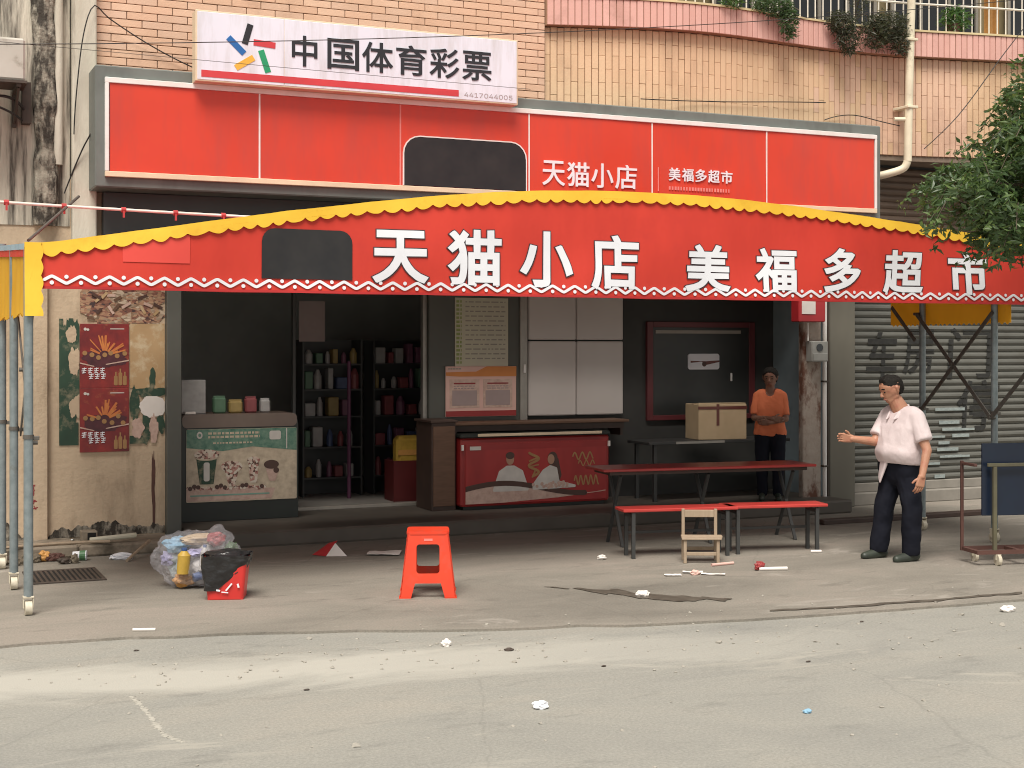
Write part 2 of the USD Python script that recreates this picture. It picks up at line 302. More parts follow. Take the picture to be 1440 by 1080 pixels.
M('black_wire', (0.02, 0.018, 0.016), None, 9, 0.6)
M('skin', (0.46, 0.235, 0.15), (0.40, 0.195, 0.12), 9, 0.5, detail=8, bump=.15, bscale=60, dirt=(0.40, 0.15, 0.10), dirt_at=(0.5, 0.75), dirt_scale=14)
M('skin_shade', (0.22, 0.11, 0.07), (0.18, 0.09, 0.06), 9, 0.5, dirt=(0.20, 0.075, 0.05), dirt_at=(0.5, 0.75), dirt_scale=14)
M('hair', (0.010, 0.009, 0.008), (0.022, 0.019, 0.016), 60, 0.75, spec=.15, bump=.6, bscale=160)
M('eye_dark', (0.012, 0.01, 0.01), None, 9, 0.3)
M('lips', (0.32, 0.12, 0.09), None, 9, 0.5)
M('shirt', (0.66, 0.56, 0.56), (0.63, 0.53, 0.53), 7, 0.8, bump=1.0, bscale=9, stretch=(1.3, 1.3, .8), sheen=.1)
M('trousers', (0.009, 0.010, 0.016), (0.014, 0.015, 0.022), 7, 0.9, spec=.12, bump=0.5, bscale=14)
M('belt', (0.012, 0.01, 0.01), None, 9, 0.35)
M('shoe', (0.035, 0.045, 0.032), (0.025, 0.03, 0.025), 9, 0.5)
M('orange_top', (0.66, 0.175, 0.075), (0.58, 0.15, 0.062), 7, 0.85, bump=0.4, bscale=18)
M('black_bag', (0.014, 0.014, 0.015), (0.024, 0.024, 0.025), 14, 0.28, bump=0.8, bscale=25)
M('iron', (0.07, 0.05, 0.038), (0.045, 0.035, 0.028), 12, 0.7)
M('hole_dark', (0.012, 0.01, 0.009), None, 12, 0.9)
M('wet_stain', (0.06, 0.05, 0.039), (0.12, 0.103, 0.082), 9, 0.5)
M('kerb', (0.30, 0.25, 0.19), (0.2, 0.165, 0.125), 5, 0.9, bump=.5, dirt=(0.085, .07, .05), dirt_at=(.48, .66), dirt_scale=3)
M('platform', (0.11, 0.095, 0.078), (0.08, 0.07, 0.057), 2.5, 0.6, bump=.2)
M('trunk', (0.11, 0.085, 0.06), (0.07, 0.052, 0.038), 9, 0.9, bump=.8, stretch=(1, 1, .3))
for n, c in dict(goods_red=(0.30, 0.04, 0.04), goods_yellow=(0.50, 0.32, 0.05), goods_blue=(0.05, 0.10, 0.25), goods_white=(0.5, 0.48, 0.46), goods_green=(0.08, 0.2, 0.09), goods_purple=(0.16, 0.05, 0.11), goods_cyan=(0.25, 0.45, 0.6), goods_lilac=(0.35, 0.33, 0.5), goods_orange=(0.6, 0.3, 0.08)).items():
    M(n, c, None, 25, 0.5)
for n, c in dict(dim_red=(0.24, 0.06, 0.065), dim_yellow=(0.32, 0.23, 0.08), dim_blue=(0.07, 0.10, 0.2), dim_white=(0.36, 0.35, 0.34), dim_green=(0.09, 0.18, 0.11), dim_purple=(0.2, 0.08, 0.13)).items(): M(n, c, tuple(.75 * x for x in c), 12, 0.5)  # goods colours darkened so the shade inside the shop sits in them
def leafmat(name, dark, light, trans):
    usdkit.material(stage, '/World/Looks/' + name, {
        'g': ('geometry', {}), 'n': ('noise_texture', {'scale': 3.0, 'detail': 2}),
        'mx': ('math', {'math_type': 'multiply_add', 'value2': 0.55, 'value3': 0.0}), 'ad': ('math', {'math_type': 'multiply_add', 'value2': 0.45}),
        'r': ('rgb_ramp', {'ramp': [(0.15, dark), (0.85, light)]}),
        'p': ('principled_bsdf', {'roughness': 0.42, 'specular_ior_level': 0.5}), 't': ('translucent_bsdf', {'color': trans}), 'mc': ('mix_closure', {'fac': 0.32})},
        [('g.position', 'n.vector'), ('g.random_per_island', 'mx.value1'), ('n.fac', 'ad.value1'), ('mx.value', 'ad.value3'), ('ad.value', 'r.fac'), ('r.color', 'p.base_color'), ('p.BSDF', 'mc.closure1'), ('t.BSDF', 'mc.closure2')], surface='mc.closure')
leafmat('leaf_young', (0.10, 0.16, 0.05), (0.20, 0.28, 0.10), (0.2, 0.32, 0.08))
leafmat('leaf', (0.05, 0.09, 0.036), (0.155, 0.215, 0.09), (0.11, 0.20, 0.06))
leafmat('leaf_dusty', (0.045, 0.05, 0.03), (0.11, 0.115, 0.065), (0.1, 0.12, 0.05))
leafmat('leaf_bright', (0.05, 0.12, 0.035), (0.14, 0.24, 0.07), (0.16, 0.28, 0.06))
usdkit.material(stage, '/World/Looks/film', {
    'g': ('geometry', {}), 'n': ('noise_texture', {'scale': 18, 'detail': 5}), 'b': ('bump', {'strength': 0.9, 'distance': 0.03}),
    't': ('transparent_bsdf', {'color': (0.93, 0.93, 0.95)}), 'p': ('principled_bsdf', {'base_color': (0.62, 0.60, 0.62), 'roughness': 0.18}), 'm': ('mix_closure', {'fac': 0.17})},
    [('g.position', 'n.vector'), ('n.fac', 'b.height'), ('b.normal', 'p.normal'), ('t.BSDF', 'm.closure1'), ('p.BSDF', 'm.closure2')], surface='m.closure')
usdkit.material(stage, '/World/Looks/clear_glass', {
    'f': ('fresnel', {'IOR': 1.45}), 't': ('transparent_bsdf', {'color': (0.82, 0.86, 0.84)}), 'g': ('glossy_bsdf', {'roughness': 0.04, 'color': (0.9, 0.9, 0.9)}), 'm': ('mix_closure', {})},
    [('f.fac', 'm.fac'), ('t.BSDF', 'm.closure1'), ('g.BSDF', 'm.closure2')], surface='m.closure')
usdkit.material(stage, '/World/Looks/ad_mix', {
    'g': ('geometry', {}), 'v': ('voronoi_texture', {'scale': 42}), 'bw': ('rgb_to_bw', {}), 'r': ('rgb_ramp', {'ramp': [(0.25, (0.10, 0.05, 0.035)), (0.42, (0.38, 0.17, 0.14)), (0.55, (0.55, 0.40, 0.33)), (0.7, (0.60, 0.54, 0.45))]}), 'p': ('principled_bsdf', {'roughness': 0.45})},
    [('g.position', 'v.vector'), ('v.color', 'bw.color'), ('bw.val', 'r.fac'), ('r.color', 'p.base_color')], surface='p.BSDF')
usdkit.material(stage, '/World/Looks/collage', {
    'g': ('geometry', {}), 'mp': ('mapping', {'scale': (1, 1, 2), 'rotation': (0, 0.6, 0)}), 'v': ('voronoi_texture', {'scale': 9}), 'v2': ('voronoi_texture', {'scale': 30}), 'x': ('mix_color', {'fac': 0.45}),
    'bw': ('rgb_to_bw', {}), 'r': ('rgb_ramp', {'ramp': [(0.2, (0.05, 0.03, 0.03)), (0.38, (0.22, 0.09, 0.06)), (0.5, (0.42, 0.26, 0.16)), (0.6, (0.16, 0.10, 0.06)), (0.75, (0.5, 0.4, 0.3))]}), 'p': ('principled_bsdf', {'roughness': 0.6})},
    [('g.position', 'mp.vector'), ('mp.vector', 'v.vector'), ('mp.vector', 'v2.vector'), ('v.color', 'x.a'), ('v2.color', 'x.b'), ('x.result', 'bw.color'), ('bw.val', 'r.fac'), ('r.color', 'p.base_color')], surface='p.BSDF')
usdkit.material(stage, '/World/Looks/cloth_flap', {
    'g': ('geometry', {}), 'n': ('noise_texture', {'scale': 3, 'detail': 5}), 'r': ('rgb_ramp', {'ramp': [(0.3, (0.90, 0.62, 0.08)), (0.7, (0.82, 0.52, 0.06))]}), 'p': ('principled_bsdf', {'roughness': 0.6, 'specular_ior_level': 0.25}), 't': ('translucent_bsdf', {'color': (0.92, 0.58, 0.08)}), 'm': ('mix_closure', {'fac': 0.5})},
    [('g.position', 'n.vector'), ('n.fac', 'r.fac'), ('r.color', 'p.base_color'), ('p.BSDF', 'm.closure1'), ('t.BSDF', 'm.closure2')], surface='m.closure')
def groundmat(name, base, dark, pale, warm, pale_line=None):
    """Worn cement: broad blotches, fine grain, stains, hairline cracks; pale_line: ragged trowelled cement along a strip."""
    N = {'g': ('geometry', {}), 's': ('separate_xyz', {}), 'm': ('mapping', {'scale': (0.4, 1.0, 1)}),
         'n1': ('noise_texture', {'scale': 0.8, 'detail': 9, 'roughness': 0.66, 'distortion': 0.8}), 'r1': ('rgb_ramp', {'ramp': [(0.32, dark), (0.5, base), (0.66, warm)]}),
         'n2': ('noise_texture', {'scale': 60, 'detail': 6, 'roughness': 0.75}), 'r2': ('rgb_ramp', {'ramp': [(0.28, (0.70, 0.70, 0.70)), (0.72, (1.16, 1.16, 1.16))]}), 'x': ('mix_color', {'blend_type': 'multiply', 'fac': 1.0, 'use_clamp': False}),
         'n3': ('noise_texture', {'scale': 4.0, 'detail': 9, 'roughness': 0.72}), 'r3': ('rgb_ramp', {'ramp': [(0.56, (0, 0, 0)), (0.72, (0.75, 0.75, 0.75))]}), 'b3': ('rgb_to_bw', {}), 'x3': ('mix_color', {'b': tuple(0.62 * c for c in dark)}),
         'n5': ('noise_texture', {'scale': 1.7, 'detail': 8, 'roughness': 0.7, 'distortion': 1.2}), 'r5': ('rgb_ramp', {'ramp': [(0.58, (0, 0, 0)), (0.66, (0.8, 0.8, 0.8))]}), 'b5': ('rgb_to_bw', {}), 'x5': ('mix_color', {'b': pale}),
         'vo': ('voronoi_texture', {'feature': 'distance_to_edge', 'scale': 0.42}), 'nw': ('noise_texture', {'scale': 3, 'detail': 6}), 'wv': ('mix_vector', {'fac': 0.12}), 'rv': ('rgb_ramp', {'ramp': [(0.0, (0.2, 0.2, 0.2)), (0.004, (0, 0, 0))]}), 'bv': ('rgb_to_bw', {}), 'xv': ('mix_color', {'b': tuple(0.45 * c for c in dark)}),
         'p': ('principled_bsdf', {'roughness': 0.85, 'specular_ior_level': 0.3}), 'bn': ('noise_texture', {'scale': 75, 'detail': 6, 'roughness': 0.7}), 'b': ('bump', {'strength': 0.5, 'distance': 0.008})}
    L = [('g.position', 's.vector'), ('g.position', 'm.vector'), ('m.vector', 'n1.vector'), ('n1.fac', 'r1.fac'), ('g.position', 'n2.vector'), ('n2.fac', 'r2.fac'), ('r1.color', 'x.a'), ('r2.color', 'x.b'),
         ('m.vector', 'n3.vector'), ('n3.fac', 'r3.fac'), ('r3.color', 'b3.color'), ('b3.val', 'x3.fac'), ('x.result', 'x3.a'), ('g.position', 'bn.vector'), ('bn.fac', 'b.height'), ('b.normal', 'p.normal'),
         ('m.vector', 'n5.vector'), ('n5.fac', 'r5.fac'), ('r5.color', 'b5.color'), ('b5.val', 'x5.fac'), ('x3.result', 'x5.a'),
         ('g.position', 'nw.vector'), ('g.position', 'wv.a'), ('nw.color', 'wv.b'), ('wv.result', 'vo.vector'), ('vo.distance', 'rv.fac'), ('rv.color', 'bv.color'), ('bv.val', 'xv.fac'), ('x5.result', 'xv.a')]
    out = 'xv.result'
    if pale_line:
        y0, k, hw, x0, x1, cream = pale_line
        N.update({'k': ('math', {'math_type': 'multiply_add', 'value2': -k, 'value3': -y0}), 'd': ('math', {'math_type': 'add'}), 'n4': ('noise_texture', {'scale': 1.3, 'detail': 9, 'roughness': 0.68, 'distortion': 0.8}),
                  'j': ('math', {'math_type': 'multiply_add', 'value2': 3.4 * hw, 'value3': -1.7 * hw}), 'd2': ('math', {'math_type': 'add'}), 'a': ('math', {'math_type': 'absolute'}),
                  'mr': ('map_range', {'from_min': hw * 0.35, 'from_max': hw * 1.15, 'to_min': 1, 'to_max': 0, 'clamp': True}), 'mx': ('map_range', {'from_min': x0, 'from_max': x1, 'to_min': 0.85, 'to_max': 0.0, 'clamp': True}), 'mm': ('math', {'math_type': 'multiply'}),
                  'x4': ('mix_color', {'b': cream})})
        L += [('s.x', 'k.value1'), ('s.y', 'd.value1'), ('k.value', 'd.value2'), ('m.vector', 'n4.vector'), ('n4.fac', 'j.value1'), ('d.value', 'd2.value1'), ('j.value', 'd2.value2'), ('d2.value', 'a.value1'),
              ('a.value', 'mr.value'), ('s.x', 'mx.value'), ('mr.result', 'mm.value1'), ('mx.result', 'mm.value2'), ('mm.value', 'x4.fac'), (out, 'x4.a')]
        out = 'x4.result'
    L.append((out, 'p.base_color'))
    usdkit.material(stage, '/World/Looks/' + name, N, L, surface='p.BSDF')
groundmat('road_cement', (0.277, 0.27, 0.24), (0.24, 0.236, 0.214), (0.325, 0.31, 0.27), (0.305, 0.288, 0.25), (8.72, -0.19, 0.50, 2.6, 7.0, (0.395, 0.38, 0.335)))
groundmat('forecourt_cement', (0.235, 0.215, 0.182), (0.178, 0.163, 0.138), (0.31, 0.284, 0.248), (0.285, 0.25, 0.213))
M('pale_cement', (0.36, 0.34, 0.295), (0.31, 0.295, 0.255), 5, 0.9, bump=.3, stretch=(.5, 1, 1))
M('crumb', (0.35, 0.33, 0.285), (0.27, 0.25, 0.215), 9, 0.9)
GLYPH_JSON = r'''{"中":[[[24,166,114,166,115,211,134,210,135,166,226,166,226,48,206,48,206,62,135,62,134,-20,114,-20,114,62,43,62,42,46,24,46],[134,81,206,81,206,147,135,147],[43,147,43,81,114,81,114,147]]],"国":[[[21,199,229,199,229,-20,209,-20,208,-8,41,-8,41,-20,21,-20],[41,11,209,10,209,181,41,181]],[[57,33,57,49,115,49,115,91,68,91,68,107,115,108,115,143,61,143,61,160,189,160,189,143,133,143,133,108,183,107,183,91,133,91,132,49,194,49,194,33]],[[148,79,161,87,178,69,186,59,173,51,160,67]]],"体":[[[65,34,85,54,104,80,125,119,133,141,74,142,74,160,145,160,145,209,164,209,164,160,239,159,239,142,176,141,186,115,204,82,223,55,243,36,229,21,214,36,196,62,176,98,165,126,164,44,204,44,204,26,164,26,164,-19,145,-19,145,26,104,26,104,44,145,44,145,125,143,125,133,99,121,75,104,49,94,36,79,20]],[[8,109,24,130,38,153,51,179,63,209,80,204,70,177,58,152,58,-20,40,-20,40,117,38,117,19,91,18,91]]],"育":[[[16,168,16,185,118,185,119,187,108,207,125,212,128,210,142,185,235,185,235,168,170,168,224,122,223,121,209,111,190,128,71,121,51,119,41,117,35,136,46,141,56,147,80,168],[74,139,75,138,102,139,168,142,171,143,150,161,157,166,157,168,110,168]],[[50,106,202,106,202,-6,199,-12,192,-17,185,-19,167,-21,141,-20,135,-5,168,-6,179,-5,182,-3,183,23,69,23,69,-21,50,-21],[69,71,183,71,183,90,69,91],[69,57,69,37,183,37,183,57]]],"彩":[[[136,-5,167,11,192,29,209,45,224,66,242,59,229,39,208,18,192,4,169,-11,149,-20]],[[164,69,150,84,167,93,187,107,203,120,218,137,236,129,232,123,208,100,186,83]],[[148,154,185,179,204,196,211,206,229,199,222,188,207,173,188,158,163,141]],[[13,189,84,197,114,203,129,207,133,205,142,192,129,188,96,181,20,173,18,173]],[[7,14,23,26,42,44,55,60,66,77,66,78,14,78,14,96,72,96,73,122,91,122,91,96,142,96,142,78,97,78,127,49,139,33,126,21,107,45,91,59,91,-20,73,-20,72,53,49,26,32,9,19,-2,18,-1]],[[102,121,116,150,124,170,126,171,142,166,133,146,117,118,111,118]],[[74,145,64,166,79,170,89,151,96,131,80,126]],[[20,156,23,158,34,162,47,144,57,123,41,116,33,136]]],"票":[[[14,43,14,59,237,59,237,43,135,43,135,-2,134,-10,127,-17,114,-20,88,-21,82,-4,113,-4,115,-2,115,43]],[[162,26,174,36,176,36,217,11,233,-1,235,-4,221,-14,197,4]],[[16,184,16,200,232,200,232,184,161,184,162,166,220,166,220,108,31,108,31,166,86,166,87,184],[162,123,202,122,202,151,162,151],[104,166,143,166,144,184,104,184],[104,123,143,122,144,151,104,151],[49,123,87,122,87,151,49,151]],[[44,91,207,91,207,76,44,76]],[[11,-4,45,16,59,27,68,37,85,31,72,16,59,5,26,-16]]],"天":[[[11,-4,38,9,57,21,81,43,97,66,108,93,107,95,16,95,16,114,111,114,113,123,113,172,26,172,26,191,224,191,224,172,133,172,132,114,234,114,234,95,139,94,151,68,160,55,169,43,183,28,211,9,241,-3,229,-19,211,-13,196,-5,168,16,153,32,143,46,125,79,114,53,102,36,84,17,69,5,49,-7,24,-19,21,-18]]],"猫":[[[87,158,87,174,122,175,123,211,140,211,141,174,184,174,184,210,202,211,203,175,236,174,236,158,203,157,202,124,184,124,184,157,141,157,140,124,123,124,122,157]],[[98,112,227,113,227,-19,210,-19,209,-7,116,-7,115,-20,98,-19],[171,11,209,10,209,45,171,45],[171,62,209,61,209,96,171,96],[115,11,153,10,153,45,115,45],[115,62,153,61,153,96,115,96]],[[9,134,42,165,32,179,17,194,28,203,31,204,35,201,54,179,64,191,73,205,87,194,77,178,65,162,74,139,78,119,81,93,81,53,79,28,75,8,68,-8,60,-14,41,-17,26,-17,24,-8,21,1,48,1,52,3,56,8,60,23,62,40,62,86,60,85,39,57,23,42,9,56,20,64,39,83,51,100,60,116,53,143,52,147,50,147,37,135,21,123]]],"小":[[[176,143,193,149,196,148,209,124,227,89,237,64,244,38,224,30,219,48,206,84,189,120]],[[68,-1,107,-1,112,-1,116,2,116,207,136,207,136,0,135,-6,131,-13,119,-18,105,-20,75,-20]],[[8,44,23,67,34,89,42,114,51,148,71,144,65,118,57,93,49,73,34,46,26,35]]],"店":[[[8,-9,15,5,22,24,29,59,31,94,31,180,128,180,129,183,117,206,135,209,143,197,151,180,236,179,236,162,51,162,49,74,46,47,40,18,32,-6,24,-20]],[[73,-17,73,72,127,72,128,153,147,153,147,123,228,123,228,106,147,105,147,72,216,72,216,-16,198,-16,197,-7,92,-7,91,-17],[91,11,197,10,197,54,92,54]]],"美":[[[16,-10,11,-3,13,-2,50,6,77,17,94,31,103,47,21,48,21,64,109,64,110,66,112,83,14,84,14,100,115,100,114,122,37,122,37,138,115,139,114,158,24,158,24,175,75,175,71,185,57,203,58,205,73,211,85,197,95,180,90,177,90,175,152,175,166,197,173,211,175,211,193,206,193,204,174,175,226,175,226,158,134,158,134,138,214,138,214,122,134,122,134,101,237,100,237,83,133,83,130,65,234,64,234,48,144,47,155,33,175,17,204,5,239,-2,229,-19,210,-16,191,-11,164,3,149,13,138,24,124,44,113,24,103,13,92,4,74,-5,44,-15,19,-19]]],"福":[[[102,198,236,198,236,182,103,182]],[[5,62,25,78,45,99,63,122,76,145,14,146,14,163,91,164,99,158,100,156,87,129,72,104,102,77,103,77,103,91,234,91,234,-19,216,-19,215,-8,121,-8,121,-20,103,-20,103,72,101,72,93,59,67,87,66,-19,48,-19,48,74,46,74,32,60,15,46],[176,8,215,8,215,33,176,34],[176,49,215,49,215,75,176,75],[121,8,158,8,159,33,121,34],[121,49,158,49,159,75,121,75]],[[116,165,222,165,222,107,116,107],[134,123,204,122,205,123,205,149,204,150,134,150,133,149]],[[34,203,49,209,61,187,67,173,53,166]]],"多":[[[19,-3,51,1,80,7,106,14,138,26,138,27,129,35,110,51,111,52,124,60,126,60,131,57,156,36,172,45,184,55,198,69,207,83,141,83,107,60,62,38,50,52,87,68,115,86,133,100,154,123,175,119,161,102,161,100,224,101,236,94,232,84,221,67,197,42,170,22,142,8,96,-8,59,-16,30,-21,26,-21]],[[20,96,58,104,102,121,102,123,97,128,75,143,88,153,94,150,121,131,148,150,168,169,168,171,99,171,72,152,42,136,40,136,28,148,58,163,80,178,100,195,114,211,134,206,120,190,120,188,187,189,199,182,187,163,165,141,139,121,104,103,66,88,31,79,28,79]]],"超":[[[7,-12,14,6,21,34,23,59,24,97,41,96,40,59,51,35,59,25,61,25,61,115,13,116,13,132,58,133,58,163,18,163,18,180,58,180,58,211,76,211,76,180,115,180,115,163,76,163,76,133,120,132,120,123,121,123,135,133,146,147,152,159,158,181,157,184,123,184,123,200,232,200,231,168,228,139,224,125,218,119,201,116,180,117,176,133,202,132,207,135,211,149,214,183,176,184,172,164,162,139,153,127,137,112,128,107,118,116,78,115,78,80,117,80,118,63,78,63,78,13,94,8,121,4,242,5,235,-14,123,-14,89,-10,74,-6,58,3,45,15,37,26,29,-4,22,-20]],[[131,102,227,102,227,25,131,25],[149,41,208,41,208,87,149,87]]],"市":[[[13,173,119,173,117,180,104,207,119,212,122,211,126,205,142,173,237,173,237,155,134,154,134,121,216,121,216,28,212,18,206,13,197,11,161,9,154,27,154,28,192,28,196,30,196,103,134,103,134,-20,114,-20,114,103,56,103,56,9,37,9,37,121,114,121,114,154,13,155]]],"车":[[[15,46,127,47,127,83,126,84,65,84,50,83,42,81,35,100,44,106,50,115,71,155,19,156,19,174,80,174,96,211,117,206,104,176,104,174,231,174,231,156,94,156,64,103,126,102,127,140,146,140,147,102,214,102,214,84,147,84,146,47,235,46,236,28,147,27,146,-20,127,-20,126,27,15,28]]],"房":[[[8,-10,16,5,23,25,31,61,34,98,34,186,118,186,111,206,128,211,131,208,141,186,221,186,221,126,142,125,158,99,158,98,148,94,148,93,230,92,230,78,127,77,124,57,124,54,214,54,212,33,209,8,206,-3,200,-12,194,-16,185,-17,148,-17,143,-2,143,-1,148,-1,181,-2,184,-1,188,4,191,12,194,39,120,39,109,16,104,9,87,-6,62,-19,59,-19,50,-6,77,8,91,22,101,41,108,72,107,77,61,77,61,92,140,93,139,98,126,119,128,121,140,124,139,126,53,126,51,70,47,44,40,15,26,-19],[53,143,202,143,202,169,54,169]]],"门":[[[90,183,90,201,228,201,228,0,227,-7,221,-15,205,-19,168,-20,165,-10,161,-2,200,-2,205,-2,209,1,209,183]],[[32,201,46,211,71,182,82,165,67,154,57,170]],[[23,160,42,160,42,-21,23,-20]]],"停":[[[78,94,237,94,237,54,221,54,220,79,94,79,94,54,78,54]],[[81,172,81,188,150,188,141,207,156,211,159,210,171,188,237,188,237,172]],[[99,158,217,158,217,110,99,110],[117,124,198,124,199,144,117,144]],[[99,45,99,60,215,60,215,45,168,45,168,-1,166,-9,161,-16,150,-19,117,-19,111,-4,146,-3,148,-2,149,44]],[[8,111,25,130,42,157,55,182,66,210,82,205,71,175,57,147,57,-20,40,-20,40,117,38,116,19,92,18,93]]]}'''
# ------------------------------------------------------------------ ground
solo('road', box(-60, -60, -0.4, 60, 14, -0.018), 'road_cement', kind='structure')
edge = spline([(-14, 9.6), (-4, 9.62), (0.7, 9.66), (1.3, 9.62), (2.95, 9.16), (4.3, 8.72), (5.5, 8.50), (6.4, 8.36), (8.16, 8.22), (12, 8.0), (22, 7.9)], 120)
edge[:, 1] += 0.16 * (meshkit.fbm(np.c_[edge[:, 0] * 1.4, edge[:, 0] * 0, edge[:, 0] * 0], 4, 3) - .5) + 0.015 * np.sin(edge[:, 0] * 9)
slab = Polygon(list(map(tuple, edge)) + [(22, 14.3), (-14, 14.3)])
solo('forecourt', extz(slab, -0.3, 0.0), 'forecourt_cement', kind='structure')
solo('shop_platform', join([box(2.7, 13.4, 0.0, 10.3, 19, 0.15, 0.02)]), 'platform', kind='structure')
solo('kerb', join([box(-8 + i * 0.88, 13.38 + .012 * (i % 3), 0, -8 + i * 0.88 + .874, 13.97, 0.115 - .006 * (i % 2), 0.02) for i in range(12)]), 'kerb', kind='structure')

# thin worn edge where the forecourt breaks off to the road, and hardened spills of pale cement
def blob_poly(cx, cy, rx, ry, seed, n=46, rough=.5, rot=0):
    n = n * 3
    a = np.linspace(0, 2 * math.pi, n, endpoint=False)
    k = 1 + rough * (meshkit.fbm(np.c_[np.cos(a) * 1.7 + seed * 7.3, np.sin(a) * 1.7, np.full(n, seed * 3.1)], 3, seed) - .5) * 2 + .22 * (meshkit.fbm(np.c_[np.cos(a) * 9 + seed, np.sin(a) * 9, np.full(n, seed * 1.7)], 3, seed + 5) - .5)
    p = Polygon(np.c_[np.cos(a) * rx * k, np.sin(a) * ry * k]).buffer(0)
    return affinity.translate(affinity.rotate(p, rot, origin=(0, 0)), cx, cy)
def rough(pts, amp=.34, seed=4):
    q = Polygon(pts).exterior.segmentize(.03); c = np.array(q.coords)[:-1]; n = meshkit.fbm(np.c_[c * 7, c[:, :1] * 0 + seed], 4, seed) - .5
    return Polygon(c + np.c_[n * 0, n * amp]).buffer(0)
st = thing('wet_stain', 'dark damp streak on the forecourt in front of the small wooden chair', 'stain')
part(st, 'stain', extz(rough([(4.844, 10.186), (5.148, 10.014), (5.322, 9.864), (5.38, 9.626), (5.598, 9.459), (5.814, 9.294), (5.922, 9.145), (5.804, 9.099), (5.488, 9.273), (5.283, 9.397), (5.214, 9.665), (5.015, 10.001)]), 0.004, 0.006), 'wet_stain')
ck = rough([(5.908, 8.655), (6.58, 8.558), (7.337, 8.513), (8.148, 8.495), (8.089, 8.434), (7.286, 8.453), (6.535, 8.5), (5.884, 8.62)], .07, 6)
solo('expansion_crack', extz(ck.intersection(slab.buffer(-.005)), 0.004, 0.006), 'wet_stain', 'dark open crack along the right front edge of the forecourt', 'crack')

# loose crumbs on the road
cr = []
for i in range(420):
    x, y = rng.uniform(-1, 9), rng.uniform(4.5, 9.2)
    if rng.random() < .6: y = 8.9 - .19 * x + rng.normal() * .35
    s = rng.uniform(.004, .014) * (1.8 if rng.random() < .05 else 1)
    m = trimesh.creation.icosphere(0, s); m.vertices *= (1, 1, .5); m.vertices += rng.normal(size=m.vertices.shape) * s * .2
    m.apply_translation((x, y, (-.018 if not slab.contains(Point(x, y)) else 0) + s * .25)); cr.append(m)
solo('cement_crumbs', join(cr), 'crumb', kind='stuff')
def ridge(pts, w, h):
    p = spline(pts, 30); ms = []
    for i, q in enumerate(p):
        s = w * rng.uniform(.5, 1.3); m = trimesh.creation.icosphere(1, 1); m.vertices += rng.normal(size=m.vertices.shape) * .12
        m.vertices *= (s * 1.6, s, h); m.apply_translation((q[0], q[1], -.018)); ms.append(m)
    return join(ms)
solo('mortar_ridge', ridge([(1.28, 8.0), (1.30, 7.6), (1.30, 7.2), (1.36, 6.98)], .012, .006), 'pale_cement', 'short crumbly ridge of dried cement at the lower left of the road', 'cement ridge')

# ------------------------------------------------------------------ drain grate
g = thing('drain_grate', 'rusty iron drain grate set in the ground behind the left posts', 'drain grate')
part(g, 'pit', box(1.14, 12.02, .001, 1.70, 12.66, .003), 'hole_dark')
part(g, 'frame', join([box(1.12, 12.0, 0, 1.72, 12.035, .014, .003), box(1.12, 12.645, 0, 1.72, 12.68, .014, .003), box(1.12, 12.035, 0, 1.15, 12.645, .014, .003), box(1.69, 12.035, 0, 1.72, 12.645, .014, .003)]), 'iron')
for i in range(13):
    x = 1.175 + i * .04
    part(g, 'bar', box(x, 12.036, .004, x + .02, 12.644, .012, .002), 'iron')

# ------------------------------------------------------------------ stained concrete wall on the left
cw = thing('concrete_wall', 'tall grimy grey concrete wall with black streaks at the left', 'wall')
part(cw, 'wall_face', box(-9, 13.95, 3.05, 1.66, 14.3, 9), 'concrete_stained')
part(cw, 'pilaster', box(1.672, 13.84, 2.9, 1.894, 14.3, 9, .012), 'concrete_pale', 'paler grey concrete pilaster beside the brick wall')
rib = spline([(1.43, 13.94, 3.05), (1.45, 13.94, 4.2), (1.42, 13.94, 5.2), (1.44, 13.94, 9)], 60)
a = np.linspace(0, 1, 60); rr = .085 + .05 * meshkit.fbm(np.c_[a * 30, a * 0, a * 0], 3, 2)
m = tube(rib, rr, 10); m = m.subdivide(); nz = meshkit.fbm(m.vertices * (14, 14, 5), 4, 4) - .5; m.vertices += np.c_[nz * .07, -np.abs(nz) * .05, nz * 0]
part(cw, 'root_column', m, 'crust', 'dark knobbly crust running down the wall')
part(cw, 'pipe', tube(spline([(1.545, 13.90, 3.62), (1.55, 13.90, 4.6), (1.55, 13.90, 9)], 12), .045, 14), 'concrete_pale', 'pale vertical pipe on the stained wall', smooth=40)
lw = thing('plaster_wall', 'low cream plaster wall with torn posters beside the shop entrance', 'wall')
part(lw, 'wall_face', box(-9, 13.962, .1, 2.55, 14.3, 3.5), 'plaster_cream')
part(lw, 'pilaster', box(1.25, 13.905, .1, 1.46, 13.962, 2.88, .01), 'plaster_cream')
gx = np.linspace(-.6, 2.545, 420); gh = .125 + 0.26 * np.clip(meshkit.fbm(np.c_[gx * 5.5, gx * 0, gx * 0], 6, 3) - .28, 0, 1) + .03 * meshkit.fbm(np.c_[gx * 30, gx * 0, gx * 0], 3, 5)
part(lw, 'grime_crust', ext(Polygon([(-.6, .116)] + list(zip(gx, gh)) + [(2.545, .116)]).buffer(0), 13.956, .006), 'crust', 'dark mould and dirt along the foot of the wall')
sc = []
for k, (x, z) in enumerate([(1.33, .62), (1.335, .55), (1.33, .475), (1.345, .41)]):
    for q in range(3):
        a = rng.uniform(0, 3.1); dx, dz = .022 * math.cos(a), .022 * math.sin(a); ox, oz = rng.normal(size=2) * .01
        sc.append(bar(x + ox - dx, z + oz - dz, x + ox + dx, z + oz + dz, .008))
part(lw, 'scrawl', ext(unary_union(sc), 13.903, .003), 'print_maroon', 'small red hand-painted scrawl near the corner')
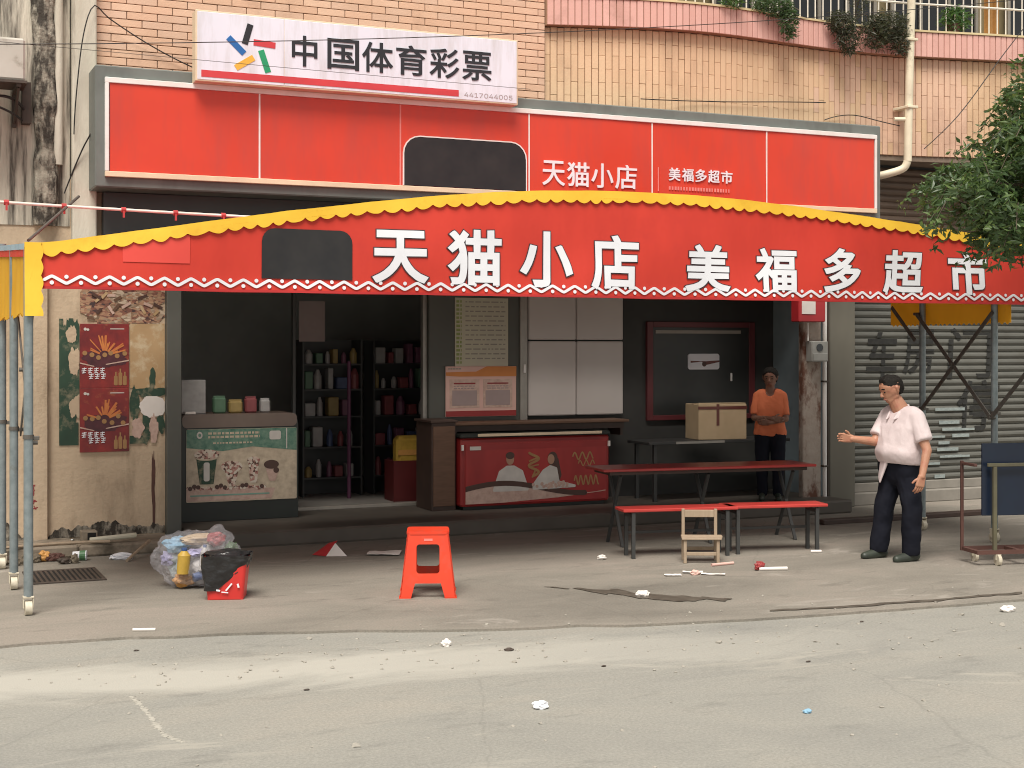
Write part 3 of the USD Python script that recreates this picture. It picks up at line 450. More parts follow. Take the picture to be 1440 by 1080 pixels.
part(lw, 'rust_streak', ext(blob_poly(2.44, .55, .016, .33, 8, 40, .7), 13.959, .004), 'rust_leg', 'brown rust streak at the right edge')

# ------------------------------------------------------------------ brick wall above the signs
bw = thing('brick_wall', 'upper wall of beige horizontal bricks behind the white sign', 'wall')
part(bw, 'mortar_bed', box(1.896, 13.952, 3.4, 6.62, 14.3, 9), 'mortar')
upper = []
BM = ['brick_beige_a', 'brick_beige_b', 'brick_beige_c', 'brick_beige_d']
nb = 0
for r in range(60):
    z = 4.46 + r * .0745
    x = 1.898 - (.145 if r % 2 else 0)
    while x < 6.61:
        xa, xb = max(x, 1.898), min(x + .282, 6.612); x += .29
        if xb - xa < .03: continue
        jit = rng.uniform(-.0025, .0025)
        b = box(xa, 13.940 + jit, z, xb, 13.955, z + .0665, .003)
        if z < 5.22 + .1 * (xa - 1.9) and nb < 300 and not (z < 4.98 and 3.0 < xa and xb < 5.5): part(bw, 'brick', b, BM[rng.integers(4)]); nb += 1
        elif z > 4.98: upper.append(box(xa, 13.940 + jit, z, xb, 13.955, z + .0665))
        else: upper.append(b)
part(bw, 'brickwork', join(upper), 'brick_beige_a', kind='stuff')

# ------------------------------------------------------------------ curved balcony
bx = np.array([6.6, 7.2, 8.0, 8.8, 9.6, 10.4, 11.3, 12.2, 13.5, 15.5, 18.0]); by = np.array([13.90, 13.72, 13.54, 13.52, 13.61, 13.67, 13.62, 13.45, 13.25, 13.2, 13.4])
from scipy.interpolate import CubicSpline
YB = CubicSpline(bx, by)
def along(x0, x1, pitch):
    xs = np.linspace(x0, x1, 4000); s = np.r_[0, np.cumsum(np.hypot(np.diff(xs), np.diff(YB(xs))))]
    t = np.arange(pitch / 2, s[-1], pitch); x = np.interp(t, s, xs)
    return [(u, float(YB(u)), math.degrees(math.atan(float(YB(u, 1))))) for u in x]
def strip(z0, z1, off, depth, x0=6.62, x1=18.0):
    xs = np.linspace(x0, x1, 140); ys = YB(xs) + off
    return extz(Polygon(list(zip(xs, ys)) + list(zip(xs[::-1], ys[::-1] + depth))), z0, z1)
bc = thing('curved_balcony', 'curved balcony front of narrow tan tiles with pink tiled ledge', 'balcony')
part(bc, 'wall_core', strip(4.22, 5.40, .115, .25), 'grout_brown')
part(bc, 'ledge_core', strip(5.405, 5.70, .014, .45), 'grout_brown')
part(bc, 'ledge_top', strip(5.702, 5.725, -.012, .5), 'wall_yellow')
part(bc, 'soffit', strip(4.16, 4.218, .12, 1.7), 'soffit')
part(bc, 'floor_slab', extz(Polygon([(6.62, 14.0), (18, 14.0), (18, 16.2), (6.62, 16.2)]), 5.42, 5.70), 'soffit')
TT, TR, TP = ['tile_tan_a', 'tile_tan_b', 'tile_tan_c'], ['tile_rose_a', 'tile_rose_b'], ['tile_pink_a', 'tile_pink_b', 'tile_pink_c']
rest = []; nt = 0
for i, (x, y, ang) in enumerate(along(6.62, 18, .0765)):
    rose = np.clip((x - 9.6) / 2.2, 0, 1)
    for r in range(-1, 5):
        z0 = 4.225 + r * .293 + (.147 if i % 2 else 0); z1 = min(z0 + .2905, 5.40); z0 = max(z0, 4.225)
        if z1 - z0 < .03: continue
        t = xf(box(-.0345, 0, z0, .0345, .016, z1, .003), ang, loc=(x, y + .1 + rng.uniform(-.002, .002), 0))
        hid = z1 < 4.47 and x < 10.75
        mat = TR[rng.integers(2)] if rng.random() < rose else TT[rng.integers(3)]
        if not hid and x < 12.6 and nt < 300: part(bc, 'wall_tile', t, mat); nt += 1
        else: rest.append(t)
part(bc, 'wall_tiling', join(rest), 'tile_tan_a', kind='stuff')
nt = 0; rest = []
for x, y, ang in along(6.62, 18, .0765):
    t = xf(box(-.0343, 0, 5.407, .0343, .018, 5.698, .004), ang, loc=(x, y + rng.uniform(-.002, .002), 0))
    if x < 13.2: part(bc, 'ledge_tile', t, TP[rng.integers(3)])
    else: rest.append(t)
part(bc, 'ledge_tiling', join(rest), 'tile_pink_a', kind='stuff')
rail = along(6.9, 16, .115)
for x, y, ang in rail:
    if x < 13: part(bc, 'railing_bar', cyl((x, y + .09, 5.725), (x, y + .09, 6.75), .009, 6), 'rail_white')
for zz in (6.06, 6.75): part(bc, 'railing_rail', tube([(x, y + .09, zz) for x, y, a in rail], .014, 6), 'rail_white')
part(bc, 'back_wall', box(6.7, 16.0, 5.7, 18, 16.2, 9), 'wall_yellow')
part(bc, 'roof_slab', box(6.62, 13.6, 8.3, 18, 16.2, 8.5), 'soffit')
for k, (xa, xb) in enumerate([(7.4, 9.3), (10.0, 10.9), (11.2, 12.6), (12.9, 14.4), (15, 16.5)]):
    w = part(bc, 'window', box(xa, 15.93, 5.75, xb, 15.99, 7.9), 'window_dark')
    for x in np.linspace(xa, xb, 4): part(w, 'frame', box(x - .025, 15.90, 5.74, x + .025, 15.935, 7.9), 'rail_white')
part(bc, 'curtain', box(10.95, 15.88, 5.75, 11.18, 15.92, 7.9), 'curtain')
solo('hanging_cloth', thick(quad_sheet(lambda u, v: np.c_[13.62 + u * .28, 14.9 + .03 * np.sin(u * 14), 5.75 + v * .9], 14, 4), .006), 'goods_orange', 'orange cloth hanging behind the balcony railing at the far right', 'cloth')

# drainpipe
dp = thing('drainpipe', 'cream plastic drainpipe down the balcony front beside the tree', 'drainpipe')
part(dp, 'pipe', tube([(11.235, 13.50, 9), (11.225, 13.50, 6), (11.19, 13.50, 4.9), (11.17, 13.50, 4.12)], .048, 16), 'pvc_pipe', smooth=40)
part(dp, 'elbow', tube(spline([(11.17, 13.5, 4.14), (11.14, 13.52, 4.05), (11.02, 13.6, 3.99), (10.86, 13.72, 3.95)], 14), .046, 14), 'pvc_pipe', smooth=40)
for z in (5.55, 4.75): part(dp, 'bracket', box(11.13, 13.44, z, 11.28, 13.72, z + .03, .004), 'pvc_pipe')
part(dp, 'branch', cyl((11.19, 13.5, 4.62), (11.02, 13.56, 4.62), .025, 12), 'pvc_pipe')

# ------------------------------------------------------------------ leafy plants on the ledge
def leaf_mesh(centers, length, width, droop, rngl, face=None):
    n = len(centers); L = length * rngl.uniform(.6, 1.3, n)[:, None]; Wd = width * rngl.uniform(.7, 1.2, n)[:, None]
    d = rngl.normal(size=(n, 3)); d[:, 2] = d[:, 2] * .5 - droop; d /= np.linalg.norm(d, axis=1, keepdims=True)
    s = np.cross(d, rngl.normal(size=(n, 3))); s /= np.linalg.norm(s, axis=1, keepdims=True); nn = np.cross(s, d)
    p0 = centers; p1 = centers + d * L * .45 + s * Wd * .5 + nn * L * .04; p2 = centers + d * L * .45 - s * Wd * .5 + nn * L * .04; pm = centers + d * L * .45 - nn * L * .03; p3 = centers + d * L - nn * L * .14
    v = np.stack([p0, p1, pm, p2, p3], 1).reshape(-1, 3); b = np.arange(n)[:, None] * 5
    f = np.vstack([b + np.array([0, 1, 2]), b + np.array([0, 2, 3]), b + np.array([1, 4, 2]), b + np.array([2, 4, 3])])
    return trimesh.Trimesh(v, f, process=False)
def plant(name, label, lobes, n, length, width, mat, seed, droop=.3, group=None, pot=None):
    r = np.random.default_rng(seed); t = thing(name, label, 'plant', group); C = []
    for (c, rad, w) in lobes:
        q = r.normal(size=(int(n * w), 3)); q /= np.linalg.norm(q, axis=1, keepdims=True); q *= r.uniform(.25, 1, (len(q), 1)) ** .5
        C.append(np.array(c) + q * np.array(rad))
    part(t, 'foliage', leaf_mesh(np.vstack(C), length, width, droop, r), mat)
    st = []
    for (c, rad, w) in lobes:
        for k in range(7):
            e = np.array(c) + r.normal(size=3) * np.array(rad) * .5; b0 = np.array([c[0], c[1] + .12, 5.72]); st.append(tube(spline([b0, (b0 + e) / 2 + (0, 0, .05), e], 6), .005, 5))
    part(t, 'stem', join(st), 'trunk'); 
    if pot: part(t, 'pot', cyl((pot[0], pot[1], 5.726), (pot[0], pot[1], 5.86), .07, 14, .095), 'rust_leg')
plant('ledge_plant', 'dusty bush trailing over the pink ledge left of the drainpipe, broadest of the ledge plants', [((10.95, 13.55, 5.72), (.30, .14, .20), 1), ((10.72, 13.52, 5.62), (.22, .10, .22), .7), ((11.05, 13.5, 5.52), (.16, .08, .16), .4)], 900, .07, .016, 'leaf_dusty', 21)
plant('ledge_plant', 'dry grey-green plant drooping over the ledge, second from the drainpipe', [((10.25, 13.55, 5.70), (.20, .12, .16), 1), ((10.32, 13.5, 5.50), (.16, .08, .18), .8)], 650, .075, .014, 'leaf_dusty', 22, .5)
plant('ledge_plant', 'dark green plant hanging down the middle of the curved ledge', [((9.28, 13.52, 5.80), (.30, .12, .15), 1), ((9.45, 13.45, 5.60), (.11, .07, .20), .6)], 700, .07, .018, 'leaf', 23, .3)
plant('ledge_plant', 'small light green tuft on the ledge, leftmost of the ledge plants', [((8.72, 13.48, 5.80), (.14, .08, .12), 1)], 260, .07, .018, 'leaf_bright', 24, .1)
plant('ledge_plant', 'bright green leafy plant in a pot behind the rail right of the drainpipe', [((12.0, 13.62, 5.92), (.24, .12, .15), 1)], 420, .09, .024, 'leaf_bright', 25, .0, pot=(12.0, 13.66))
plant('ledge_plant', 'thin upright herb behind the rail just left of the broad dusty bush', [((10.62, 13.7, 6.02), (.12, .08, .22), 1)], 200, .06, .012, 'leaf_dusty', 26, -.3)

# ------------------------------------------------------------------ air conditioner and cables on the left wall
ac = thing('air_conditioner', 'old white air conditioner box on an iron bracket, cut by the left edge', 'air conditioner')
part(ac, 'casing', box(.52, 13.42, 4.30, 1.215, 13.80, 4.68, .02), 'ac_white')
part(ac, 'grille', join([cyl((.83, 13.416, 4.49), (.83, 13.405, 4.49), .15, 24)] ), 'dark_metal')
part(ac, 'tray', box(.5, 13.40, 4.275, 1.23, 13.82, 4.298), 'iron')
for x in (.66, 1.14):
    part(ac, 'bracket', join([box(x, 13.42, 4.245, x + .04, 13.95, 4.275), box(x, 13.90, 3.95, x + .04, 13.95, 4.245), cyl((x + .02, 13.46, 4.245), (x + .02, 13.92, 3.98), .014, 6)]), 'iron')
part(ac, 'side_bracket', join([box(1.225, 13.82, 3.98, 1.30, 13.95, 4.36)]), 'iron')
part(ac, 'hose', join([tube(spline([(.55, 13.5, 4.2), (.8, 13.45, 4.14), (1.05, 13.55, 4.17), (1.24, 13.85, 4.1)], 20), .014, 6), tube(spline([(.5, 13.48, 4.16), (.9, 13.45, 4.08), (1.24, 13.88, 4.0)], 20), .011, 6)]), 'black_wire')
def cable(pts, r, label, n=40, mat='black_wire'): solo('cable', tube(spline(pts, n), r, 6), mat, label, 'cable')
cable([(1.68, 13.80, 3.9), (1.72, 13.78, 4.5), (1.80, 13.76, 5.0), (1.87, 13.78, 5.12), (2.0, 13.85, 5.03), (2.9, 13.9, 4.6)], .006, 'black cable looping up over the pale pilaster and down the bricks')
cable([(1.60, 13.86, 3.35), (1.75, 13.80, 3.75), (1.90, 13.62, 4.1), (1.95, 13.5, 4.42)], .007, 'black cable slanting from the stained wall up to the grey sign box')
def sag(p, q, s, n=24):
    t = np.linspace(0, 1, n)[:, None]; c = np.array(p) * (1 - t) + np.array(q) * t; c[:, 2] -= (4 * s * t * (1 - t))[:, 0]; return c
solo('overhead_wire', tube(sag((-6, 12.6, 4.0), (12.4, 13.0, 6.05), .32, 60), .0045, 6), 'black_wire', 'thin black overhead wire crossing in front of the white sign', 'wire')
solo('overhead_wire', tube(sag((-6, 12.9, 4.62), (6.1, 13.2, 4.55), .02, 40), .0025, 6), 'black_wire', 'very thin wire across the lower half of the white sign', 'wire')
cable([(7.6, 13.58, 4.62), (8.6, 13.58, 4.66), (9.6, 13.66, 4.74), (10.15, 13.72, 4.78)], .006, 'thin dark cable sagging along the tan tiles above the red sign')
cable([(10.15, 13.74, 4.58), (10.55, 13.72, 4.66), (10.9, 13.66, 4.6), (11.12, 13.58, 4.55)], .006, 'thin cable running into the stub of the cream drainpipe')
cable([(12.7, 13.2, 5.8), (12.35, 13.35, 5.3), (11.9, 13.4, 4.75), (11.5, 13.6, 4.3)], .006, 'thin cable dropping diagonally across the tiles behind the tree')

# ------------------------------------------------------------------ big red shop sign
rs = thing('shop_sign', 'long red shop sign board of six panels on a grey box', 'shop sign')
part(rs, 'box', box(1.82, 13.43, 3.38, 10.72, 13.938, 4.50, .012), 'fascia_grey')
part(rs, 'top_frame', box(1.905, 13.385, 4.335, 10.635, 13.43, 4.385, .004), 'frame_white')
part(rs, 'bottom_frame', box(1.905, 13.385, 3.475, 10.635, 13.43, 3.525, .004), 'frame_cream')
part(rs, 'side_frame', box(1.905, 13.385, 3.525, 1.94, 13.43, 4.335, .004), 'frame_white')
part(rs, 'side_frame', box(10.605, 13.385, 3.525, 10.635, 13.43, 4.335, .004), 'frame_white')
PX = [1.94, 3.339, 4.763, 6.176, 7.638, 9.109, 10.605]
for i in range(6):
    q = quad_sheet(lambda u, v: np.c_[PX[i] + .008 + u * (PX[i + 1] - PX[i] - .016), 13.40 + .0035 * np.sin(math.pi * v) * np.sin(math.pi * u) * (-1) ** i + .0025 * np.sin(7 * u + 4 * v + i), 3.527 + v * .806], 24, 14)
    part(rs, 'panel', thick(q, .02), 'sign_red', smooth=40)
for x in PX[1:-1]: part(rs, 'joint_strip', box(x - .0075, 13.395, 3.527, x + .0075, 13.43, 4.333), 'sign_pink_text' if x == 4.763 else 'frame_white')
GLYPH = json.loads(GLYPH_JSON)
def glyph(ch, x0, z0, x1, z1, bold=0.0):
    p = unary_union([Polygon(np.array(r[0]).reshape(-1, 2), [np.array(h).reshape(-1, 2) for h in r[1:]]).buffer(0) for r in GLYPH[ch]])
    if bold: p = p.buffer(bold, join_style=2, mitre_limit=2)
    a, b, c, d = p.bounds
    p = affinity.translate(p, -a, -b)
    return affinity.translate(affinity.scale(p, (x1 - x0) / (c - a), (z1 - z0) / (d - b), origin=(0, 0)), x0, z0)
for i, ch in enumerate('天猫小店'): x = 6.325 + i * .2865; part(rs, 'character', ext(glyph(ch, x, 3.603, x + .262, 3.862, 2.5), 13.386, .012), 'print_white')
for i, ch in enumerate('美福多超市'): x = 7.842 + i * .1665; part(rs, 'character', ext(glyph(ch, x, 3.722, x + .146, 3.864, 4), 13.389, .010), 'print_white')
part(rs, 'divider', box(7.708, 13.389, 3.60, 7.718, 13.40, 3.86), 'sign_pink_text')
part(rs, 'small_print', ext(unary_union([sbox(7.845 + i * .036, 3.622, 7.845 + i * .036 + rng.uniform(.012, .024), 3.66) for i in range(22)]), 13.390, .010), 'sign_pink_text')
pan = unary_union([rrect(4.80, 3.60, 6.135, 4.02, .17), sbox(4.80, 3.53, 6.135, 3.8)])
part(rs, 'emblem_panel', ext(pan, 13.387, .02), 'print_black', 'plain black rounded field on the third panel')
part(rs, 'emblem_edge', ext(pan.buffer(.012).difference(pan).intersection(sbox(4, 3.53, 7, 5)), 13.386, .02), 'frame_white')

# ------------------------------------------------------------------ white lottery sign above it
ls = thing('lottery_sign', 'white light box sign with black characters and five coloured bars', 'sign')
Y0 = 13.25
part(ls, 'box', box(2.70, Y0 + .004, 4.386, 5.985, Y0 + .16, 5.05, .006), 'frame_cream')
part(ls, 'face', box(2.716, Y0, 4.402, 3.539, Y0 + .02, 5.036, .003), 'sign_white')
part(ls, 'face', box(3.543, Y0, 4.402, 5.970, Y0 + .02, 5.036, .003), 'sign_white')
for i, ch in enumerate('中国体育彩票'):
    x = 3.615 + i * .3505; part(ls, 'character', ext(glyph(ch, x, 4.60, x + (.25 if i == 0 else .318), 4.895, 3.2), Y0 - .006, .008), 'logo_black')
def lbar(a, b, mat): part(ls, 'logo_bar', ext(bar(*a, *b, .058), Y0 - .004, .006), mat)
lbar((3.215, 4.955), (3.160, 4.765), 'logo_black'); lbar((3.245, 4.79), (3.455, 4.775), 'logo_red'); lbar((3.005, 4.815), (3.155, 4.675), 'logo_blue')
lbar((3.075, 4.535), (3.245, 4.645), 'logo_yellow'); lbar((3.315, 4.72), (3.385, 4.515), 'logo_green')
part(ls, 'stripe', box(2.752, Y0 - .003, 4.428, 5.33, Y0 + .003, 4.492), 'logo_red')
tm = meshkit.text_mesh('4417044005', .046, .003); tm.vertices = np.c_[tm.vertices[:, 0], -tm.vertices[:, 2], tm.vertices[:, 1]]; tm.vertices[:, 0] *= .53 / np.ptp(tm.vertices[:, 0]); tm.apply_translation((5.39 - tm.bounds[0][0], Y0 + .001, 4.432))
part(ls, 'number', tm, 'sign_grey_text')
for x in (2.95, 4.35, 5.7): part(ls, 'mount', box(x, Y0 + .16, 4.505, x + .05, 13.938, 4.545), 'iron')

# ------------------------------------------------------------------ shop front and room
sf = thing('storefront', 'recessed dark shop front with grey pillar under the red sign', 'shop front')
part(sf, 'left_pillar', box(2.551, 13.86, .0, 2.69, 14.9, 3.376, .006), 'panel_grey')
part(sf, 'shutter_housing', box(1.95, 13.80, 2.86, 10.2, 13.945, 3.372), 'dark_metal')  # added dark box, standing in for the shade under the sign box
part(sf, 'ceiling', box(2.69, 13.95, 3.15, 10.2, 18.8, 3.3), 'room_wall')
part(sf, 'back_wall', box(2.6, 18.6, .15, 10.4, 18.8, 3.15), 'room_wall')
part(sf, 'side_wall', box(2.5, 14.9, .15, 2.69, 18.6, 3.15), 'room_wall')
part(sf, 'side_wall', box(10.2, 13.955, .15, 10.4, 18.6, 3.15), 'wall_bluegrey', 'blue-grey side wall at the right of the recess')
part(sf, 'inner_floor', box(2.7, 14.92, .151, 10.2, 18.6, .156), 'room_floor')
part(sf, 'threshold', box(4.06, 14.90, .15, 5.60, 14.99, .19, .006), 'threshold')
part(sf, 'door_frame', join([box(5.55, 14.86, .19, 5.60, 14.94, 3.15, .004)]), 'alu')
part(sf, 'door_frame', box(4.08, 14.92, .19, 4.115, 14.98, 3.15, .004), 'dark_metal')
part(sf, 'door_header', box(2.69, 14.90, 2.62, 5.55, 14.98, 2.68, .004), 'dark_metal')
part(sf, 'grey_panel', box(5.602, 14.80, .15, 6.80, 14.95, 3.15), 'panel_grey')
part(sf, 'panel_post', box(6.70, 14.77, .15, 6.79, 14.80, 3.15, .004), 'alu')
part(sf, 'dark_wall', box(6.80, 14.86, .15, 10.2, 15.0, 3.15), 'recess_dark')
for i, x in enumerate([6.815, 7.437]):
    for z0, z1 in ((1.125, 1.985), (2.0, 2.86)): part(sf, 'white_panel', box(x, 14.80, z0, x + .612, 14.86, z1, .012), 'white_panel')
rc = thing('grey_column', 'grey concrete column between the shop and the graffitied shutter', 'column')
part(rc, 'shaft', box(10.34, 13.90, .0, 10.72, 14.3, 4.16, .012), 'pillar_grey')
wc = thing('weathered_post', 'peeling rust-stained post with a white pipe beside the grey column', 'post')
part(wc, 'post', box(9.93, 13.86, .0, 10.19, 13.95, 3.37, .008), 'rusty')
part(wc, 'pipe', tube([(10.235, 13.85, .0), (10.232, 13.85, 1.5), (10.24, 13.85, 3.36)], .026, 12), 'frame_white', smooth=40)
part(wc, 'pipe', tube([(10.30, 13.88, .0), (10.30, 13.88, 3.36)], .016, 10), 'iron')
for z in (.5, 1.5, 2.5): part(wc, 'pipe_clip', box(10.20, 13.82, z, 10.27, 13.90, z + .02), 'iron')

# ------------------------------------------------------------------ roller shutter with graffiti
sh = thing('roller_shutter', 'closed grey slatted roller shutter with black sprayed characters', 'shutter')
nz = 0
for k in range(46):
    z = .26 + k * .084
    prof = Polygon([(14.10, z), (14.085, z + .012), (14.072, z + .035), (14.075, z + .058), (14.092, z + .078), (14.10, z + .0835), (14.115, z + .0835), (14.115, z)])
    m = trimesh.creation.extrude_polygon(prof, 7.0, engine='earcut'); v = m.vertices.copy(); m.vertices = np.c_[10.74 + v[:, 2], v[:, 0], v[:, 1]]; m.fix_normals()
    part(sh, 'slat', m, 'slat_brown' if z > 2.75 else 'slat')
part(sh, 'bottom_bar', box(10.74, 14.06, .15, 17.74, 14.13, .26, .008), 'plinth_pale')
part(sh, 'guide_rail', box(10.72, 14.02, .0, 10.76, 14.13, 4.16), 'dark_metal')
part(sh, 'guide_rail', box(13.62, 14.02, .0, 13.66, 14.07, 4.16), 'dark_metal')
part(sh, 'sill', box(10.72, 13.97, .0, 17.74, 14.16, .15, .01), 'plinth_pale')
part(sh, 'housing_back', box(10.72, 14.16, 0, 17.74, 14.22, 4.16), 'dark_metal')
def onslats(poly):
    g = poly.intersection(unary_union([sbox(10, .26 + k * .084 + .010, 18, .26 + k * .084 + .076) for k in range(40)]))
    return ext(g, 14.0695, .003)
for ch, x0, z0, x1, z1, kk in [('车', 11.02, 1.50, 11.48, 2.12, 5), ('房', 11.58, 1.58, 12.06, 2.20, 4), ('门', 12.28, 1.52, 12.98, 2.16, 2), ('停', 12.42, .86, 13.10, 1.50, 3)]:
    part(sh, 'graffiti', onslats(affinity.skew(glyph(ch, x0, z0, x1, z1, kk), 3)), 'spray_black', 'black sprayed character')
for k in range(13):
    x, kz = rng.uniform(11.85, 12.4), rng.integers(0, 11) ; w = rng.uniform(.15, .5); z = .26 + kz * .084
    part(sh, 'torn_sticker', box(x, 14.0655 - .0006 * k, z + .02, min(x + w, 13.2), 14.068 - .0006 * k, z + .02 + rng.uniform(.025, .045)), 'sticker_pale')
# ------------------------------------------------------------------ retractable canopy
AX = np.array([0.93, 1.0, 1.774, 2.646, 3.406, 4.302, 5.26, 6.356, 7.159, 8.165, 9.281, 10.5]); AZ = np.array([2.625, 2.635, 2.755, 2.905, 3.02, 3.131, 3.203, 3.217, 3.187, 3.113, 3.015, 2.87])
from scipy.interpolate import PchipInterpolator
ARCH = CubicSpline(AX[1:], AZ[1:]); arch = lambda x: ARCH(np.clip(x, 1.0, 10.5)) - np.clip(1.0 - x, 0, 1) * .16
YV = 10.62
def wav(x, z): return (.022 * np.sin(x * 2.3 + .4) + .012 * np.sin(x * 4.9 + z * 3.5 + 1) + .012 * np.sin(x * 3.1 - z * 5.2) + .03 * (meshkit.fbm(np.c_[x * 1.3, z * 2.2, x * 0], 2, 6) - .5)) * np.clip((3.3 - z) / .9, .3, 1)
def cloth(mesh, size=.12):
    m = mesh
    if size: v, f = trimesh.remesh.subdivide_to_size(m.vertices, m.faces, size, max_iter=12); m = trimesh.Trimesh(v, f, process=False)
    m.vertices = m.vertices + np.c_[np.zeros(len(m.vertices)), wav(m.vertices[:, 0], m.vertices[:, 2]), np.zeros(len(m.vertices))]; return m
ca = thing('canopy', 'red retractable canopy with yellow scalloped trim and big white characters', 'canopy')
xs = np.linspace(1.0, 10.5, 150)
val = Polygon([(1.0, 2.325)] + [(x, 2.325 + .004 * math.sin(x * 7)) for x in xs[1:]] + [(x, float(arch(x))) for x in xs[::-1]])
def valf(u, v):
    x = 1.0 + u * 9.5; zb = 2.325 + .003 * np.sin(x * 7); return np.c_[x, np.full_like(x, YV), zb + (arch(x) - zb) * v]
part(ca, 'valance', cloth(thick(quad_sheet(valf, 260, 20), .004), 0), 'cloth_red', smooth=50)
tx = np.linspace(1.02, 10.5, 900)
jt = lambda x: float(meshkit.fbm(np.array([[x * 2.1, 0., 0.]]), 3, 4)[0]) - .5
trim = Polygon([(x, float(arch(x)) + .010 + .008 * jt(x * 2)) for x in tx] + [(x, float(arch(x)) - .060 + .02 * jt(x + 5) - (.030 + .02 * jt(x * 3)) * abs(math.cos(math.pi * (x + .10 * jt(x)) / .128)) ** .8) for x in tx[::-1]]).buffer(0)
part(ca, 'scallop_trim', cloth(ext(trim, YV - .018, .006), .09), 'cloth_yellow', smooth=50)
zz = np.linspace(2.655, 2.13, 70)
edge_trim = Polygon([(1.065 + .016 * abs(math.sin(math.pi * z / .11)), z) for z in zz] + [(.955, z) for z in zz[::-1]]).buffer(0)
part(ca, 'corner_trim', cloth(ext(edge_trim, YV - .026, .006), .1), 'cloth_yellow', 'vertical yellow scalloped trim at the left corner')
wx = np.linspace(1.09, 10.48, 1900)
wz = lambda x: 2.392 + .030 * (2 / math.pi) * np.arcsin(.96 * np.sin(2 * math.pi * (x - 1.09) / .198))
wave_ = LineString(np.c_[wx, wz(wx)]).buffer(.011)
dots = [Point(1.09 + .0495 + k * .099, 2.392 + (-.021 if k % 2 == 0 else .021)).buffer(.0145) for k in range(95)]
dots = [affinity.translate(d, 0, 0) for d in dots]
part(ca, 'border_band', cloth(ext(sbox(1.02, 2.3255, 10.49, 2.345), YV - .005, .004), .07), 'print_maroon' if False else 'cloth_red_dark')
part(ca, 'border_print', cloth(ext(unary_union([wave_] + dots), YV - .009, .004), .07), 'print_white', 'white zigzag and dot border print')
LET = [('天', 3.545, 2.415, 4.005, 2.832), ('猫', 4.165, 2.408, 4.642, 2.858), ('小', 4.81, 2.405, 5.285, 2.865), ('店', 5.455, 2.393, 5.925, 2.856),
       ('美', 6.387, 2.395, 6.83, 2.803), ('福', 7.094, 2.40, 7.52, 2.792), ('多', 7.81, 2.41, 8.243, 2.812), ('超', 8.522, 2.412, 8.975, 2.814), ('市', 9.265, 2.41, 9.732, 2.82)]
for i, (ch, a, b, c, d) in enumerate(LET):
    g = glyph(ch, a, b, c, d, 6.3)
    o = part(ca, 'character', cloth(ext(g, YV - .011, .005), .06), 'print_white', smooth=50)
    part(o, 'outline', cloth(ext(unary_union([g.buffer(.008, join_style=2), affinity.translate(g, .010, -.009)]), YV - .007, .004), .06), 'print_outline')
part(ca, 'emblem_panel', cloth(ext(unary_union([rrect(2.665, 2.50, 3.385, 2.815, .10), sbox(2.665, 2.432, 3.385, 2.62)]), YV - .008, .006), .06), 'print_black', 'plain black rounded field left of the characters')
patch = sbox(1.63, 2.53, 2.12, 2.74)
part(ca, 'patch', cloth(ext(patch, YV - .005, .004), .06), 'cloth_red_pale', 'plain lighter patch sewn on the red cloth')
def roof(u, v):
    x = .97 + u * 9.5; y = YV + .02 + v * 2.5
    return np.c_[x, y, arch(x) - .012 + .058 * (y - YV) - .02 * np.abs(np.sin((y - YV) * math.pi / .62))]
part(ca, 'roof', thick(quad_sheet(roof, 60, 40), .006), 'cloth_red_dark')
def flap(x0, folds, ztop, y1):
    def f(u, v):
        y = YV + .02 + u * y1; d = folds * np.sin(u * 46) * (.3 + .7 * v); bot = 2.145 + .012 * np.sin(u * 160)
        zt = ztop + .058 * (y - YV); return np.c_[x0 + d, y, zt + (bot - zt) * v]
    return f
part(ca, 'side_flap', thick(quad_sheet(flap(.965, .022, 2.56, 2.5), 150, 10), .002), 'cloth_flap', 'yellow side curtain at the left end')
def strip_on(x0, za, zb):
    def f(u, v):
        y = YV + .02 + u * 2.5; return np.c_[x0 + .006 * np.sin(u * 46), y, za + .058 * (y - YV) + (zb - za) * v]
    return f
part(ca, 'side_band', thick(quad_sheet(strip_on(.955, 2.60, 2.55), 60, 3), .004), 'cloth_red')
part(ca, 'side_band', thick(quad_sheet(strip_on(.95, 2.645, 2.602), 60, 3), .004), 'cloth_blue')
part(ca, 'side_flap', thick(quad_sheet(flap(10.06, .005, 2.86, 1.80), 110, 10), .002), 'cloth_flap', 'yellow side curtain at the right end')
def post(x, y, top):
    p = part(ca, 'post', cyl((x, y, .135), (x, y, top), .033, 16), 'galvanised', smooth=40)
    part(p, 'caster_fork', join([box(x - .036, y - .026, .05, x - .028, y + .026, .135, .003), box(x + .028, y - .026, .05, x + .036, y + .026, .135, .003), box(x - .038, y - .03, .122, x + .038, y + .03, .137, .003)]), 'caster_white')
    part(p, 'caster_wheel', cyl((x - .024, y, .052), (x + .024, y, .052), .052, 20), 'caster_white', smooth=40)
    part(p, 'clamp', join([cyl((x, y, 1.255), (x, y, 1.285), .039, 14), box(x + .03, y - .012, 1.245, x + .075, y + .012, 1.275, .004)]), 'brace_steel')
for y, t in ((10.66, 2.62), (11.84, 2.70), (12.98, 2.80)): post(.985, y, t)
for y, t in ((10.80, 2.88), (11.85, 2.96)): post(10.0, y, t)
def brace(x, a, b, w=.022):
    d = np.array([0, b[0] - a[0], b[1] - a[1]]); L = np.linalg.norm(d); m = box(-.006, 0, -w, .006, L, w, .003)
    m.apply_transform(trimesh.transformations.rotation_matrix(math.atan2(d[2], d[1]), (1, 0, 0))); m.apply_translation((x, a[0], a[1])); return m
